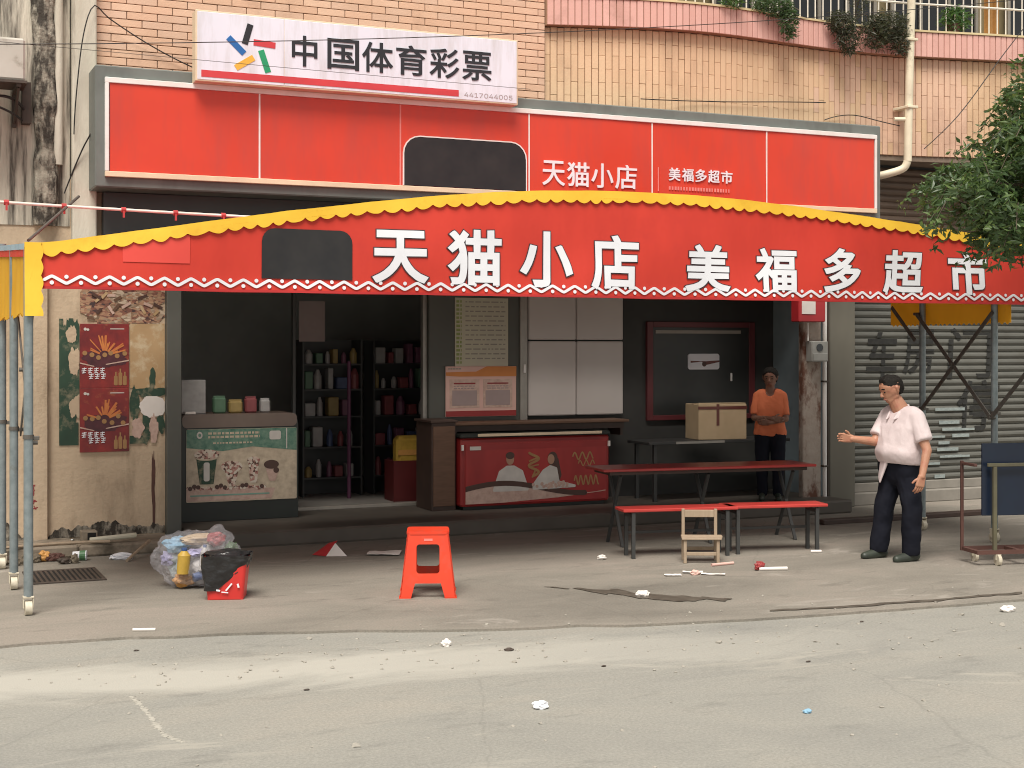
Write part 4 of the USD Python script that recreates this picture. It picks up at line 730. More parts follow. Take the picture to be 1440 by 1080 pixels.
for xx_, s in ((9.955, 1), (1.03, 1)):
    part(ca, 'brace', brace(xx_ - .02, (10.78, 1.22), (11.87, 2.26)), 'brace_steel'); part(ca, 'brace', brace(xx_ + .008, (10.78, 2.26), (11.87, 1.22)), 'brace_steel')
    part(ca, 'brace', brace(xx_ - .02, (10.78, 1.22), (10.30, 1.68)), 'brace_steel') if xx_ > 5 else None
    part(ca, 'brace', brace(xx_ - .034, (11.87, 1.98), (12.25, 2.34)), 'brace_steel'); 
    for y, z in ((11.87, 2.26), (10.78, 1.22), (11.325, 1.74)): part(ca, 'bolt', cyl((xx_ - .05, y, z), (xx_ + .03, y, z), .016, 8), 'brace_steel')
for y in (10.66, 11.85, 12.98):
    q = np.linspace(1.0, 10.4, 50); part(ca, 'arch_rib', tube(np.c_[q, np.full(50, y), arch(q) - .045 + .058 * (y - YV)], .016, 8), 'galvanised')
rp = thing('guy_rope', 'white rope with red ties stretched above the left of the canopy', 'rope')
R0, R1 = np.array([-2.0, 13.3, 3.30]), np.array([3.25, 12.75, 3.09]); rl = sag(R0, R1, .02, 40)
part(rp, 'rope', tube(rl, .013, 8), 'rope_white')
for t in (.575, .665, .76, .845, .925):
    c = R0 * (1 - t) + R1 * t - np.array([0, 0, .08 * t * (1 - t)]); part(rp, 'tie', join([cyl(c + (-.02, 0, 0), c + (.02, 0, 0), .024, 8), box(c[0] - .008, c[1] - .02, c[2] - .07, c[0] + .01, c[1] - .012, c[2])]), 'tie_red')
solo('strut', cyl((1.1, 11.9, 2.76), (1.66, 13.3, 3.27), .013, 8), 'brace_steel', 'thin dark strut from the left canopy corner up to the stained wall', 'strut')

# ------------------------------------------------------------------ posters on the cream wall
def rows(x0, z0, x1, z1, n, h, mi, ma, gap=.012):
    s = []
    for k in range(n):
        z = z1 - (k + .5) * (z1 - z0) / n; x = x0
        while x < x1:
            w = rng.uniform(mi, ma); s.append(sbox(x, z - h / 2, min(x + w, x1), z + h / 2)); x += w + gap
    return unary_union(s)
def promo(z0, z1, label):
    X0, X1, y = 1.752, 2.205, 13.944; H = z1 - z0
    t = thing('poster', label, 'poster', 'two matching dark red posters')
    part(t, 'sheet', box(X0, y, z0, X1, 13.9612, z1, .002), 'poster_maroon')
    part(t, 'crowd_band', ext(blob_poly((X0 + X1) / 2, z0 + .46 * H, .20, .085, int(z0 * 10), 40, .35).intersection(sbox(X0, z0, X1, z1)), y - .0015, .002), 'poster_purple')
    rays = []
    for k in range(16):
        a = math.radians(rng.uniform(12, 168)); l = rng.uniform(.12, .22); cx, cz = 1.978, z0 + .50 * H
        rays.append(LineString([(cx + .05 * math.cos(a), cz + .05 * math.sin(a)), (cx + l * math.cos(a), cz + l * math.sin(a) * .95)]).buffer(rng.uniform(.004, .010), cap_style=2))
    part(t, 'burst', ext(unary_union(rays).intersection(sbox(X0, z0, X1, z1 - .05)), y - .003, .003), 'poster_orange')
    part(t, 'heads', ext(unary_union([Point(1.80 + i * .06 + rng.normal() * .008, z0 + (.52 + .03 * rng.normal()) * H).buffer(.022) for i in range(7)]), y - .004, .003), 'ad_gold')
    part(t, 'slash', ext(Polygon([(X0, z0 + .38 * H), (X0 + .13, z0 + .33 * H), (X0 + .13, z0 + .345 * H), (X0, z0 + .40 * H)]).union(Polygon([(1.99, z0 + .36 * H), (X1, z0 + .42 * H), (X1, z0 + .44 * H), (1.99, z0 + .375 * H)])), y - .003, .003), 'ad_pink')
    s = []
    for row, (n, zc, xo) in enumerate([(4, .275, 1.79), (3, .185, 1.855)]):
        for i in range(n):
            cx, cz = xo + i * .056, z0 + zc * H
            s += [bar(cx - .02, cz + .015, cx + .022, cz + .02, .008), bar(cx - .022, cz - .004, cx + .02, cz, .007), bar(cx + .004, cz + .026, cx - .006, cz - .026, .008), bar(cx - .02, cz - .024, cx + .015, cz - .02, .007)]
    part(t, 'lettering', ext(unary_union(s), y - .003, .003), 'print_white')
    part(t, 'bottles', ext(unary_union([rrect(2.065 + i * .042, z0 + .04 * H, 2.10 + i * .042, z0 + (.19 + .05 * (i % 2)) * H, .012).union(sbox(2.076 + i * .042, z0 + .1 * H, 2.089 + i * .042, z0 + (.25 + .05 * (i % 2)) * H)) for i in range(3)]), y - .003, .003), 'ad_gold')
    part(t, 'corner_mark', ext(unary_union([Point(1.80, z1 - .05).buffer(.014), Point(1.825, z1 - .055).buffer(.012), sbox(2.03, z1 - .05, 2.16, z1 - .042)]), y - .002, .002), 'ad_white')
promo(1.524, 2.133, 'dark red poster with orange burst, upper of the two stacked on the cream wall')
promo(.915, 1.522, 'dark red poster with orange burst, lower of the two stacked on the cream wall')
torn = blob_poly(1.655, 1.58, .10, .68, 9, 70, .5).intersection(sbox(1.565, .985, 1.748, 2.185)).union(sbox(1.565, .985, 1.60, 2.18)).union(sbox(1.565, .985, 1.74, 1.20))
t = thing('torn_poster', 'narrow dark green remains of a torn poster left of the red posters', 'poster')
part(t, 'sheet', ext(torn, 13.955, .006), 'poster_green')
for bp in [(1.70, 1.78, .05, .13, 3, 30, .6), (1.72, 1.35, .06, .11, 4, 30, .7), (1.68, 2.03, .04, .09, 6, 30, .7)]: part(t, 'bare_paper', ext(blob_poly(*bp).intersection(sbox(1.57, .99, 1.748, 2.18)), 13.953, .003), 'plaster_cream')
t = thing('torn_poster', 'crumpled dark collage of torn paper above the red posters', 'poster')
part(t, 'sheet', ext(blob_poly(2.15, 2.32, .42, .22, 8, 80, .3).intersection(sbox(1.755, 2.137, 2.548, 2.62)), 13.955, .005), 'collage')
for k in range(16):
    x, z = rng.uniform(1.80, 2.5), rng.uniform(2.17, 2.42)
    part(t, 'scrap', xf(box(x - rng.uniform(.02, .06), 13.949 - .0015 * (k % 3), z - .012, x + .04, 13.953 - .0015 * (k % 3), z + .014), rng.uniform(-60, 60), (0, 1, 0), at=(x, 0, z)), ['poster_tan', 'wood_brown', 'ad_brown', 'ad_pink'][k % 4])
t = thing('torn_poster', 'tan and green torn poster with a white block right of the red posters', 'poster')
part(t, 'sheet', ext(sbox(2.215, 1.52, 2.545, 2.14).union(blob_poly(2.4, 1.5, .14, .06, 5, 30, .7)).intersection(sbox(2.212, 1.4, 2.548, 2.14)), 13.956, .005), 'poster_tan')
part(t, 'green_edge', ext(unary_union([blob_poly(2.42, 1.475, .14, .045, 12, 40, .6), blob_poly(2.43, 1.60, .03, .12, 13, 30, .5), blob_poly(2.26, 1.36, .045, .16, 14, 30, .5), blob_poly(2.37, 1.15, .035, .18, 15, 30, .4), blob_poly(2.51, 1.17, .04, .09, 16, 30, .5), sbox(2.215, .985, 2.36, 1.06)]).intersection(sbox(2.212, .97, 2.548, 1.8)), 13.953, .004), 'poster_green')
part(t, 'white_block', ext(blob_poly(2.43, 1.34, .12, .105, 18, 30, .25).intersection(sbox(2.3, 1.2, 2.545, 1.44)), 13.951, .003), 'paper_white')
part(t, 'pale_figure', ext(unary_union([blob_poly(2.29, 1.14, .06, .10, 19, 30, .4), blob_poly(2.44, 1.12, .04, .14, 20, 30, .4)]).intersection(sbox(2.212, .99, 2.54, 1.4)), 13.950, .003), 'ad_pink')

# ------------------------------------------------------------------ freezer with the drinks print (left)
fz = thing('display_freezer', 'dark chest freezer with green and cream drinks print by the left pillar', 'freezer')
body = unary_union([sbox(2.775, .155, 3.985, 1.0), rrect(2.775, .8, 3.985, 1.215, .09)])
part(fz, 'body', ext(body, 14.36, .53), 'freezer_dark')
part(fz, 'lid', ext(unary_union([rrect(2.79, 1.10, 3.97, 1.235, .05)]), 14.352, .52), 'freezer_top')
pr = part(fz, 'front_print', ext(rrect(2.83, .35, 3.968, 1.085, .015), 14.352, .006), 'ad_cream')
part(pr, 'sky_band', ext(Polygon([(2.832, .90), (3.2, .86), (3.5, .90), (3.966, .85), (3.966, 1.083), (2.832, 1.083)]), 14.3505, .002), 'ad_green')
part(pr, 'floor_band', ext(Polygon([(2.832, .36), (3.7, .36), (3.74, .47), (2.832, .50)]), 14.3505, .002), 'ad_pink')
part(pr, 'teal_line', ext(sbox(2.87, .408, 3.68, .424), 14.349, .002), 'ad_teal')
cupx = 3.035
part(pr, 'cup', ext(Polygon([(cupx - .105, .80), (cupx + .105, .80), (cupx + .07, .53), (cupx - .07, .53)]), 14.349, .003), 'poster_green')
part(pr, 'cup_top', ext(affinity.scale(Point(cupx, .83).buffer(.12), 1.05, .42), 14.348, .003), 'ad_mix')
part(pr, 'cup_rim', ext(affinity.scale(Point(cupx, .80).buffer(.115), 1.0, .28).difference(affinity.scale(Point(cupx, .815).buffer(.115), 1.0, .28)), 14.347, .003), 'ad_cream')
part(pr, 'cup_window', ext(rrect(cupx - .03, .56, cupx + .03, .75, .02), 14.3475, .002), 'ad_white')
part(pr, 'sundae', ext(unary_union([Polygon([(3.22, .66), (3.36, .66), (3.32, .50), (3.26, .50)]), affinity.scale(Point(3.29, .70).buffer(.10), 1.1, .6)]), 14.349, .003), 'ad_mix')
part(pr, 'berries', ext(unary_union([Point(x, .50 + .012 * math.sin(x * 50)).buffer(.022) for x in (2.87, 2.91, 2.95, 3.14, 3.18, 3.22, 3.40, 3.44, 3.60)]), 14.348, .003), 'ad_brown', kind='stuff')
part(pr, 'ice_cream', ext(unary_union([affinity.scale(Point(3.70, .71).buffer(.065), 1.2, .7), Point(3.75, .65).buffer(.03)]), 14.348, .003), 'ad_brown')
part(pr, 'fruit_row', ext(unary_union([affinity.scale(Point(x, .485 + .008 * math.sin(x * 40)).buffer(rng.uniform(.012, .026)), 1.3, .8) for x in np.arange(2.86, 3.62, .047)]), 14.3485, .002), 'ad_mix', kind='stuff')
part(pr, 'milkshake', ext(unary_union([Polygon([(3.46, .74), (3.57, .74), (3.55, .53), (3.48, .53)]), affinity.scale(Point(3.515, .76).buffer(.06), 1.1, .6)]), 14.3488, .003), 'ad_mix')
part(pr, 'ice_base', ext(Polygon([(3.64, .67), (3.78, .66), (3.74, .54), (3.68, .54)]), 14.349, .003), 'ad_pink')
part(pr, 'print_lines', ext(rows(3.05, .985, 3.58, 1.06, 2, .022, .02, .045, .012).union(rows(3.10, .925, 3.5, .96, 1, .016, .015, .03)), 14.349, .002), 'ad_cream')
part(pr, 'round_mark', ext(affinity.scale(Point(2.965, 1.025).buffer(.036).difference(Point(2.965, 1.025).buffer(.018)), .8, 1), 14.349, .002), 'ad_white')
part(pr, 'price_block', ext(rrect(3.68, .965, 3.80, 1.055, .02), 14.349, .002), 'ad_white')
part(pr, 'white_rule', ext(sbox(3.855, .87, 3.865, 1.08), 14.349, .002), 'ad_white')
solo('white_carton', box(2.80, 14.46, 1.237, 3.05, 14.70, 1.58, .006), 'dim_white', 'pale carton standing at the left end of the drinks freezer', 'carton')
solo('paper_scrap', xf(box(2.82, 14.37, 1.237, 2.93, 14.43, 1.262, .004), 8, loc=None, at=(2.87, 14.4, 0)), 'paper_white', 'small white slip of paper at the front corner of the drinks freezer lid', 'paper')
for k, (x, w, h, mt, lb) in enumerate([(3.14, .13, .16, 'dim_green', 'green packet on the drinks freezer beside the pale carton'), (3.30, .14, .12, 'dim_yellow', 'orange packet in the middle of the drinks freezer lid'), (3.47, .12, .15, 'dim_red', 'red packet on the drinks freezer, right of the orange one'), (3.63, .10, .13, 'dim_white', 'white packet rightmost on the drinks freezer lid')]):
    tt = thing('packet', lb, 'packet'); part(tt, 'bag', box(x, 14.5, 1.237, x + w, 14.6, 1.237 + h, .015), mt); part(tt, 'seal', box(x + .004, 14.545, 1.237 + h, x + w - .004, 14.555, 1.237 + h + .018), mt)

# ------------------------------------------------------------------ red freezer, cabinet and counter (middle)
f2 = thing('red_freezer', 'low red chest freezer printed with a couple in white under the white panels', 'freezer')
part(f2, 'body', box(5.74, 14.205, .19, 7.545, 14.75, .93, .02), 'freezer_red')
part(f2, 'base', box(5.78, 14.24, .15, 7.50, 14.74, .19), 'freezer_dark')
part(f2, 'lid', box(5.73, 14.19, .93, 7.555, 14.76, .972, .012), 'freezer_dark')
part(f2, 'lid_trim', box(5.93, 14.178, .945, 7.44, 14.19, .975, .003), 'frame_cream')
p2 = part(f2, 'front_print', box(5.79, 14.196, .215, 7.50, 14.205, .865), 'ad_red')
part(p2, 'top_band', ext(sbox(5.79, .80, 7.50, .864), 14.1945, .002), 'freezer_red')
wv = [(x, .36 + .07 * math.sin((x - 5.7) * 3.1)) for x in np.linspace(5.79, 7.49, 40)]
part(p2, 'cream_swoosh', ext(Polygon(wv + [(7.49, .30), (6.9, .25), (6.2, .218), (5.79, .218)]).buffer(0), 14.194, .002), 'ad_pink')
part(p2, 'brown_swoosh', ext(LineString([(x, z + .0) for x, z in wv[:34]]).buffer(.028).intersection(sbox(5.79, .22, 7.49, .8)), 14.193, .002), 'ad_brown')
part(p2, 'white_suit', ext(unary_union([Polygon([(6.13, .36), (6.20, .55), (6.28, .60), (6.36, .60), (6.45, .55), (6.52, .36)])]).buffer(.02), 14.1935, .002), 'ad_white')
part(p2, 'man_head', ext(affinity.scale(Point(6.315, .69).buffer(.052), .9, 1.2), 14.1925, .002), 'skin_print'); part(p2, 'man_hair', ext(affinity.scale(Point(6.315, .73).buffer(.052), 1, .75), 14.1915, .002), 'ad_brown')
part(p2, 'woman_hair', ext(unary_union([affinity.scale(Point(6.83, .68).buffer(.065), .95, 1.2), Polygon([(6.84, .72), (6.90, .68), (6.94, .50), (6.92, .44), (6.85, .46)])]), 14.193, .002), 'ad_brown')
part(p2, 'woman_head', ext(affinity.scale(Point(6.81, .675).buffer(.046), .9, 1.2), 14.1915, .002), 'skin_print')
part(p2, 'white_dress', ext(unary_union([Polygon([(6.60, .40), (6.72, .55), (6.80, .595), (6.87, .57), (6.90, .42), (7.1, .37), (6.6, .36)])]).buffer(.015), 14.192, .002), 'ad_white')
part(p2, 'centre_flourish', ext(unary_union([LineString([(6.60 + .06 * math.sin(a * 2.1), .50 + a * .05) for a in np.linspace(0, 5, 30)]).buffer(.014), bar(6.54, .66, 6.66, .70, .018), bar(6.55, .60, 6.66, .62, .014), bar(6.58, .48, 6.63, .58, .02)]), 14.191, .002), 'ad_gold')
part(p2, 'gold_scrawl', ext(unary_union([LineString([(7.08 + a * .05, .70 + .04 * math.sin(a * 3.3)) for a in np.linspace(0, 5, 40)]).buffer(.008), LineString([(7.15 + a * .05, .62 + .03 * math.sin(a * 4)) for a in np.linspace(0, 4, 40)]).buffer(.006), LineString([(7.10 + a * .05, .43 + .05 * math.sin(a * 5)) for a in np.linspace(0, 6, 60)]).buffer(.008)]), 14.193, .002), 'ad_gold')
part(p2, 'flowers', ext(unary_union([Point(rng.uniform(6.5, 7.1), rng.uniform(.36, .42)).buffer(.018) for _ in range(24)]), 14.1905, .002), 'ad_pink', kind='stuff')
part(p2, 'corner_slip', ext(sbox(5.84, .80, 5.97, .84), 14.192, .002), 'ad_white')
for x in (5.755, 7.535): part(f2, 'hinge', box(x - .012, 14.185, .80, x + .012, 14.205, .86), 'frame_white')
cb = thing('wood_cabinet', 'narrow dark wooden cabinet at the left end of the red freezer', 'cabinet')
part(cb, 'carcass', box(5.44, 14.30, .15, 5.72, 14.78, 1.10, .006), 'wood_dark'); part(cb, 'door', box(5.455, 14.285, .2, 5.705, 14.30, 1.06, .004), 'wood_brown'); part(cb, 'top', box(5.42, 14.27, 1.10, 5.735, 14.80, 1.125, .004), 'wood_dark')
ct = thing('counter_shelf', 'brown wooden shelf board below the white panels', 'shelf')
part(ct, 'board', box(5.74, 14.42, 1.055, 7.92, 14.795, 1.085, .006), 'wood_brown'); part(ct, 'apron', box(5.78, 14.47, .985, 7.88, 14.49, 1.055), 'wood_dark')
for x in (5.78, 7.84): part(ct, 'bracket', box(x, 14.49, .90, x + .03, 14.795, 1.055), 'wood_dark')
no = thing('notice', 'tall pale notice sheet with green edged column of print', 'notice')
part(no, 'sheet', box(5.905, 14.788, 1.70, 6.555, 14.799, 2.47, .002), 'paper_green_tint')
part(no, 'green_column', ext(rows(5.92, 1.72, 5.985, 2.45, 16, .028, .03, .05), 14.786, .003), 'ink_green', kind='stuff')
part(no, 'lines', ext(rows(6.03, 1.76, 6.52, 2.45, 13, .014, .02, .09, .02), 14.786, .003), 'ink_grey', kind='stuff')
op = thing('offer_board', 'orange and pink bank-style notice board with two grey forms', 'notice')
part(op, 'sheet', box(5.785, 14.765, 1.135, 6.645, 14.786, 1.70, .003), 'paper_pink')
part(op, 'orange_band', ext(Polygon([(5.95, 1.585), (6.645, 1.585), (6.645, 1.698), (6.28, 1.698), (6.15, 1.64), (5.787, 1.635), (5.787, 1.595)]), 14.763, .003), 'print_orange')
part(op, 'bottom_band', ext(sbox(5.787, 1.138, 6.643, 1.20), 14.763, .003), 'freezer_red')
for x in (5.83, 6.235):
    part(op, 'pocket', ext(sbox(x, 1.235, x + .36, 1.555), 14.762, .004), 'ad_pink'); part(op, 'form', ext(sbox(x + .03, 1.26, x + .33, 1.43), 14.760, .003), 'paper_grey'); part(op, 'form_title', ext(sbox(x + .05, 1.50, x + .31, 1.515), 14.760, .003), 'print_maroon')
    part(op, 'form_lines', ext(rows(x + .05, 1.44, x + .31, 1.49, 2, .012, .02, .05), 14.760, .003), 'paper_grey')
part(op, 'heading', ext(rows(5.81, 1.66, 5.97, 1.685, 1, .014, .02, .03, .006), 14.762, .002), 'ink_grey')
sw = solo('light_switch', box(6.735, 14.757, 1.62, 6.765, 14.77, 1.72, .003), 'frame_white', 'small white switch on the thin post beside the white panels', 'switch')

# ------------------------------------------------------------------ dark window board, table, carton
bb = thing('window_board', 'dark board in a deep red frame behind the folded-arm woman', 'board')
part(bb, 'board', box(8.46, 14.83, 1.10, 9.82, 14.86, 2.155), 'blackboard')
for bx_ in [(8.38, 14.81, 1.04, 8.46, 14.86, 2.22), (9.82, 14.81, 1.04, 9.90, 14.86, 2.22), (8.46, 14.81, 2.155, 9.82, 14.86, 2.22), (8.46, 14.81, 1.04, 9.82, 14.86, 1.10)]: part(bb, 'frame', box(*bx_, .004), 'board_frame')
part(bb, 'top_strip', box(8.5, 14.822, 2.08, 9.7, 14.83, 2.12), 'ink_grey')
sk = thing('wall_sticker', 'white rounded sticker with brown band on the dark board', 'sticker')
part(sk, 'sheet', ext(rrect(8.945, 1.645, 9.385, 1.835, .03), 14.815, .015), 'print_white'); part(sk, 'band', ext(Polygon([(8.98, 1.725), (9.13, 1.74), (9.20, 1.70), (9.383, 1.735), (9.383, 1.755), (9.2, 1.745), (8.98, 1.75)]), 14.813, .003), 'tape_brown'); part(sk, 'spot', ext(Point(9.17, 1.71).buffer(.03), 14.8125, .003), 'ad_brown')
solo('wall_hook', box(9.55, 14.815, 1.50, 9.575, 14.83, 1.60, .004), 'frame_white', 'tiny white hook at the right of the dark board', 'hook')
tb = thing('side_table', 'dark narrow table under the carton at the back of the recess', 'table')
part(tb, 'top', box(8.0, 14.10, .80, 9.92, 14.62, .835, .006), 'dark_metal'); part(tb, 'edge_trim', box(8.35, 14.092, .805, 9.0, 14.10, .832), 'alu')
for x in (8.1, 9.85):
    for y in (14.15, 14.57): part(tb, 'leg', box(x - .02, y - .02, .15, x + .02, y + .02, .80), 'dark_metal')
cx = thing('cardboard_box', 'brown cardboard box with dark tape on the back table', 'box')
part(cx, 'box', xf(box(8.72, 14.16, .837, 9.34, 14.52, 1.25, .006), -6, at=(9, 14.3, 0)), 'carton')
part(cx, 'tape', xf(join([box(8.715, 14.156, 1.19, 9.345, 14.16, 1.225), box(8.95, 14.155, 1.0, 8.985, 14.16, 1.25), box(8.715, 14.3, 1.25, 9.345, 14.345, 1.2525)]), -6, at=(9, 14.3, 0)), 'tape_brown')
part(cx, 'flap', xf(box(8.73, 14.17, 1.2535, 9.33, 14.29, 1.262), -6, at=(9, 14.3, 0)), 'carton')
fx = thing('hose_box', 'small red wall box with a pale paper on the weathered post', 'box')
part(fx, 'case', box(9.76, 13.70, 2.21, 10.135, 13.86, 2.62, .01), 'red_box'); part(fx, 'paper', box(9.80, 13.694, 2.30, 9.99, 13.70, 2.6), 'paper_white'); 
mb = thing('meter_box', 'grey electric meter box on the weathered post', 'meter')
part(mb, 'case', box(9.97, 13.74, 1.745, 10.205, 13.86, 1.985, .01), 'meter_grey'); part(mb, 'window', cyl((10.08, 13.742, 1.91), (10.08, 13.732, 1.91), .045, 16), 'window_dark'); part(mb, 'cover', box(9.985, 13.73, 1.755, 10.19, 13.74, 1.84, .004), 'meter_grey')
part(mb, 'conduit', tube([(9.96, 13.80, 1.99), (9.955, 13.80, 2.2)], .012, 8), 'frame_white')

# ------------------------------------------------------------------ shelves inside
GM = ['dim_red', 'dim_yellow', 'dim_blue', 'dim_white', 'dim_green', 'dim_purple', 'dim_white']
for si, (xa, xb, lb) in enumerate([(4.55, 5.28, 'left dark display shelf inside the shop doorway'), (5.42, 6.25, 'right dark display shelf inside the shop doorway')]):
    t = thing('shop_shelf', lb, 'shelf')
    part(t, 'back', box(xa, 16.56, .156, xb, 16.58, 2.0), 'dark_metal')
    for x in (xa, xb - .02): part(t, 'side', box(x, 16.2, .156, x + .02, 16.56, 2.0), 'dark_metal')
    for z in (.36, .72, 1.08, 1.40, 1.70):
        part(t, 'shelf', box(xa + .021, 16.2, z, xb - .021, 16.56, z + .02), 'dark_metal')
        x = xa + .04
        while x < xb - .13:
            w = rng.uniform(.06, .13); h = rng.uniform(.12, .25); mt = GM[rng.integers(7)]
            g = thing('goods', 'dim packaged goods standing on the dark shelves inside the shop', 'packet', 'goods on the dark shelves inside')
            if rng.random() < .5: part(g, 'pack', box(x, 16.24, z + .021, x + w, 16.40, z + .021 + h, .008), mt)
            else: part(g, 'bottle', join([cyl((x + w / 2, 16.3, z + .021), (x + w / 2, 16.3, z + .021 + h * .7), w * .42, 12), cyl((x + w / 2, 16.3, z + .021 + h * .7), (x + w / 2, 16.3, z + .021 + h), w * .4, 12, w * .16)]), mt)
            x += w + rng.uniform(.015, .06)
solo('pole', cyl((5.02, 15.9, .156), (5.02, 15.9, 1.75), .022, 10), 'goods_purple', 'slim purple pole standing inside the shop doorway', 'pole')
kr = thing('goods_crate', 'dark red crate on the floor just inside the shop door', 'crate')
part(kr, 'crate', join([box(5.36, 15.3, .157, 5.85, 15.62, .17), box(5.36, 15.3, .17, 5.85, 15.315, .62), box(5.36, 15.605, .17, 5.85, 15.62, .62), box(5.36, 15.315, .17, 5.375, 15.605, .62), box(5.835, 15.315, .17, 5.85, 15.605, .62)]), 'crate_red')
yp = thing('yellow_bag', 'yellow packet standing in the dark red crate by the shop door', 'packet')
part(yp, 'bag', box(5.42, 15.35, .18, 5.80, 15.55, .90, .05), 'goods_yellow'); part(yp, 'print_band', box(5.43, 15.343, .68, 5.79, 15.35, .74), 'goods_orange')
solo('hanging_sheet', box(4.45, 16.0, 1.98, 4.76, 16.01, 2.45), 'paper_grey', 'grey sheet hanging in the dark shop doorway', 'sheet')

# ------------------------------------------------------------------ red table, benches, small chair, stool
tt = thing('red_table', 'long narrow red-topped table behind the two red benches', 'table', loc=(7.44, 12.06, 0), rz=-6.9)
part(tt, 'top', box(-1.13, -.25, .725, 1.13, .28, .75, .006), 'table_red')
part(tt, 'apron', box(-1.05, -.2, .69, 1.05, .22, .725), 'wood_dark')
for x in (-.92, 0.0, .92):
    part(tt, 'leg', join([cyl((x, -.2, 0), (x, .15, .68), .018, 8), cyl((x, .2, 0), (x, -.15, .68), .018, 8)]), 'dark_metal')
part(tt, 'stretcher', box(-.92, -.01, .30, .92, .015, .335), 'wood_dark')
def bench(loc, rz, L, lb):
    b = thing('bench', lb, 'bench', loc=loc, rz=rz)
    part(b, 'seat', box(-L / 2, -.14, .422, L / 2, .14, .45, .006), 'bench_red')
    for x in (-L / 2 + .1, L / 2 - .1):
        part(b, 'leg', join([box(x - .016, -.125, 0, x + .016, -.095, .415), box(x - .016, .095, 0, x + .016, .125, .415), box(x - .013, -.095, .37, x + .013, .095, .40)]), 'dark_metal')
    part(b, 'stretcher', box(-L / 2 + .1, .10, .20, L / 2 - .1, .115, .225), 'dark_metal')
bench((6.70, 11.30, 0), -11.5, 1.10, 'red bench behind the little wooden chair, left of the two')
bench((7.66, 11.16, 0), -12.5, .98, 'red bench nearer the man, right of the two')
ch = thing('wooden_chair', 'small bare wooden child chair in front of the red bench', 'chair', loc=(6.745, 10.98, 0), rz=-26)
for x in (-.145, .145):
    part(ch, 'rear_leg', box(x - .014, -.012, 0, x + .014, .014, .46, .003), 'wood_pale'); part(ch, 'front_leg', box(x - .014, -.22, 0, x + .014, -.194, .21, .003), 'wood_pale')
part(ch, 'top_rail', box(-.131, -.008, .385, .131, .01, .45, .003), 'wood_pale')
for k in range(3): part(ch, 'seat_slat', box(-.175 + .004 * k, -.235 + k * .078, .21, .175 + .012 * k, -.162 + k * .078, .228, .003), 'wood_pale')
part(ch, 'stretcher', box(-.131, -.214, .07, .131, -.2, .10, .002), 'wood_pale'); part(ch, 'stretcher', box(-.131, -.006, .09, .131, .008, .12, .002), 'wood_pale')
st = thing('plastic_stool', 'bright red square plastic stool standing alone on the forecourt', 'stool', loc=(3.90, 10.33, 0), rz=-21)
def hw(z): return .215 - .058 * z / .49
zs = [0, .11, .49]
side = Polygon([(-hw(0), 0), (-hw(0) + .085, 0), (-hw(.1) + .105, .112), (hw(.1) - .105, .112), (hw(0) - .085, 0), (hw(0), 0), (hw(.485), .485), (-hw(.485), .485)])
side = side.difference(rrect(-.088, .185, .088, .405, .025))
for k in range(4):
    m = trimesh.creation.extrude_polygon(side, .009, engine='earcut'); v, f = trimesh.remesh.subdivide_to_size(m.vertices, m.faces, .06); 
    v = np.c_[v[:, 0], -hw(v[:, 1]) + (.009 - v[:, 2]) + .001 * (k % 2), v[:, 1]]; m = trimesh.Trimesh(v, f, process=False); m.fix_normals()
    part(st, 'side_panel', xf(m, 90 * k), 'plastic_red')
q = rrect(-.163, -.163, .163, .163, .035)
part(st, 'seat', join([extz(q, .478, .494), extz(q.buffer(-.006), .494, .50)]), 'plastic_red')
for k in range(4): part(st, 'foot_rim', xf(join([box(-hw(0) - .004, -hw(0) - .004, 0, -hw(0) + .088, -hw(0) + .012, .012), box(-hw(0) - .004, -hw(0) + .012, 0, -hw(0) + .012, -hw(0) + .088, .012)]), 90 * k), 'plastic_red')
part(st, 'embossed_mark', box(-.03, -hw(.44) - .003, .43, .035, -hw(.44) + .002, .447), 'sign_pink_text')

# ------------------------------------------------------------------ trash bag, bin
tbg = thing('rubbish_bag', 'bulging clear plastic bag full of colourful rubbish', 'rubbish bag')
B0 = np.array([2.32, 11.36, 0]); r_, f_ = np.array([CS, -SN, 0]), np.array([SN, CS, 0])
P = lambda u, v, z: B0 + r_ * u + f_ * v + np.array([0, 0, z])
bagm = fuse([[(P(-.13, 0, .15), .14), (P(.12, 0, .15), .14), (P(0, .1, .16), .14)], [(P(-.13, 0, .15), .14), (P(-.24, .03, .24), .11), (P(-.16, 0, .33), .10)], [(P(-.16, 0, .33), .10), (P(.12, .02, .33), .11), (P(.0, .05, .25), .13)], [(P(.14, 0, .3), .13), (P(.20, .02, .38), .08), (P(.185, .02, .47), .02)], [(P(.2, .0, .26), .12), (P(.25, .02, .22), .10)]], .022, 4)
n = meshkit.fbm(bagm.vertices * 13, 4, 5) - .5; ri = 1 - np.abs(meshkit.fbm(bagm.vertices * 22, 3, 9) - .5) * 4
bagm.vertices += bagm.vertex_normals * (n * .10 + ri * .018)[:, None]; bagm.vertices[:, 2] = np.maximum(bagm.vertices[:, 2], .004)
part(tbg, 'film', bagm, 'film', smooth=35)
kn = fuse([[(P(.185, .02, .45), .025), (P(.20, .02, .50), .012)], [(P(.20, .02, .49), .012), (P(.16, .0, .53), .022)]], .012, 3); 
def crumple(c, rad, seed, mat, name, label, cat='rubbish', group=None):
    m = trimesh.creation.icosphere(2, 1); v = m.vertices; k = 1 + 1.1 * (meshkit.fbm(v * 2.2 + seed * 3.3, 3, seed) - .5); m.vertices = v * k[:, None] * np.array(rad); m.vertices += c
    m.vertices[:, 2] = np.maximum(m.vertices[:, 2], (-.017 if c[2] < .0 or name == 'dry_leaf' else .001)); solo(name, m, mat, label, cat, group)
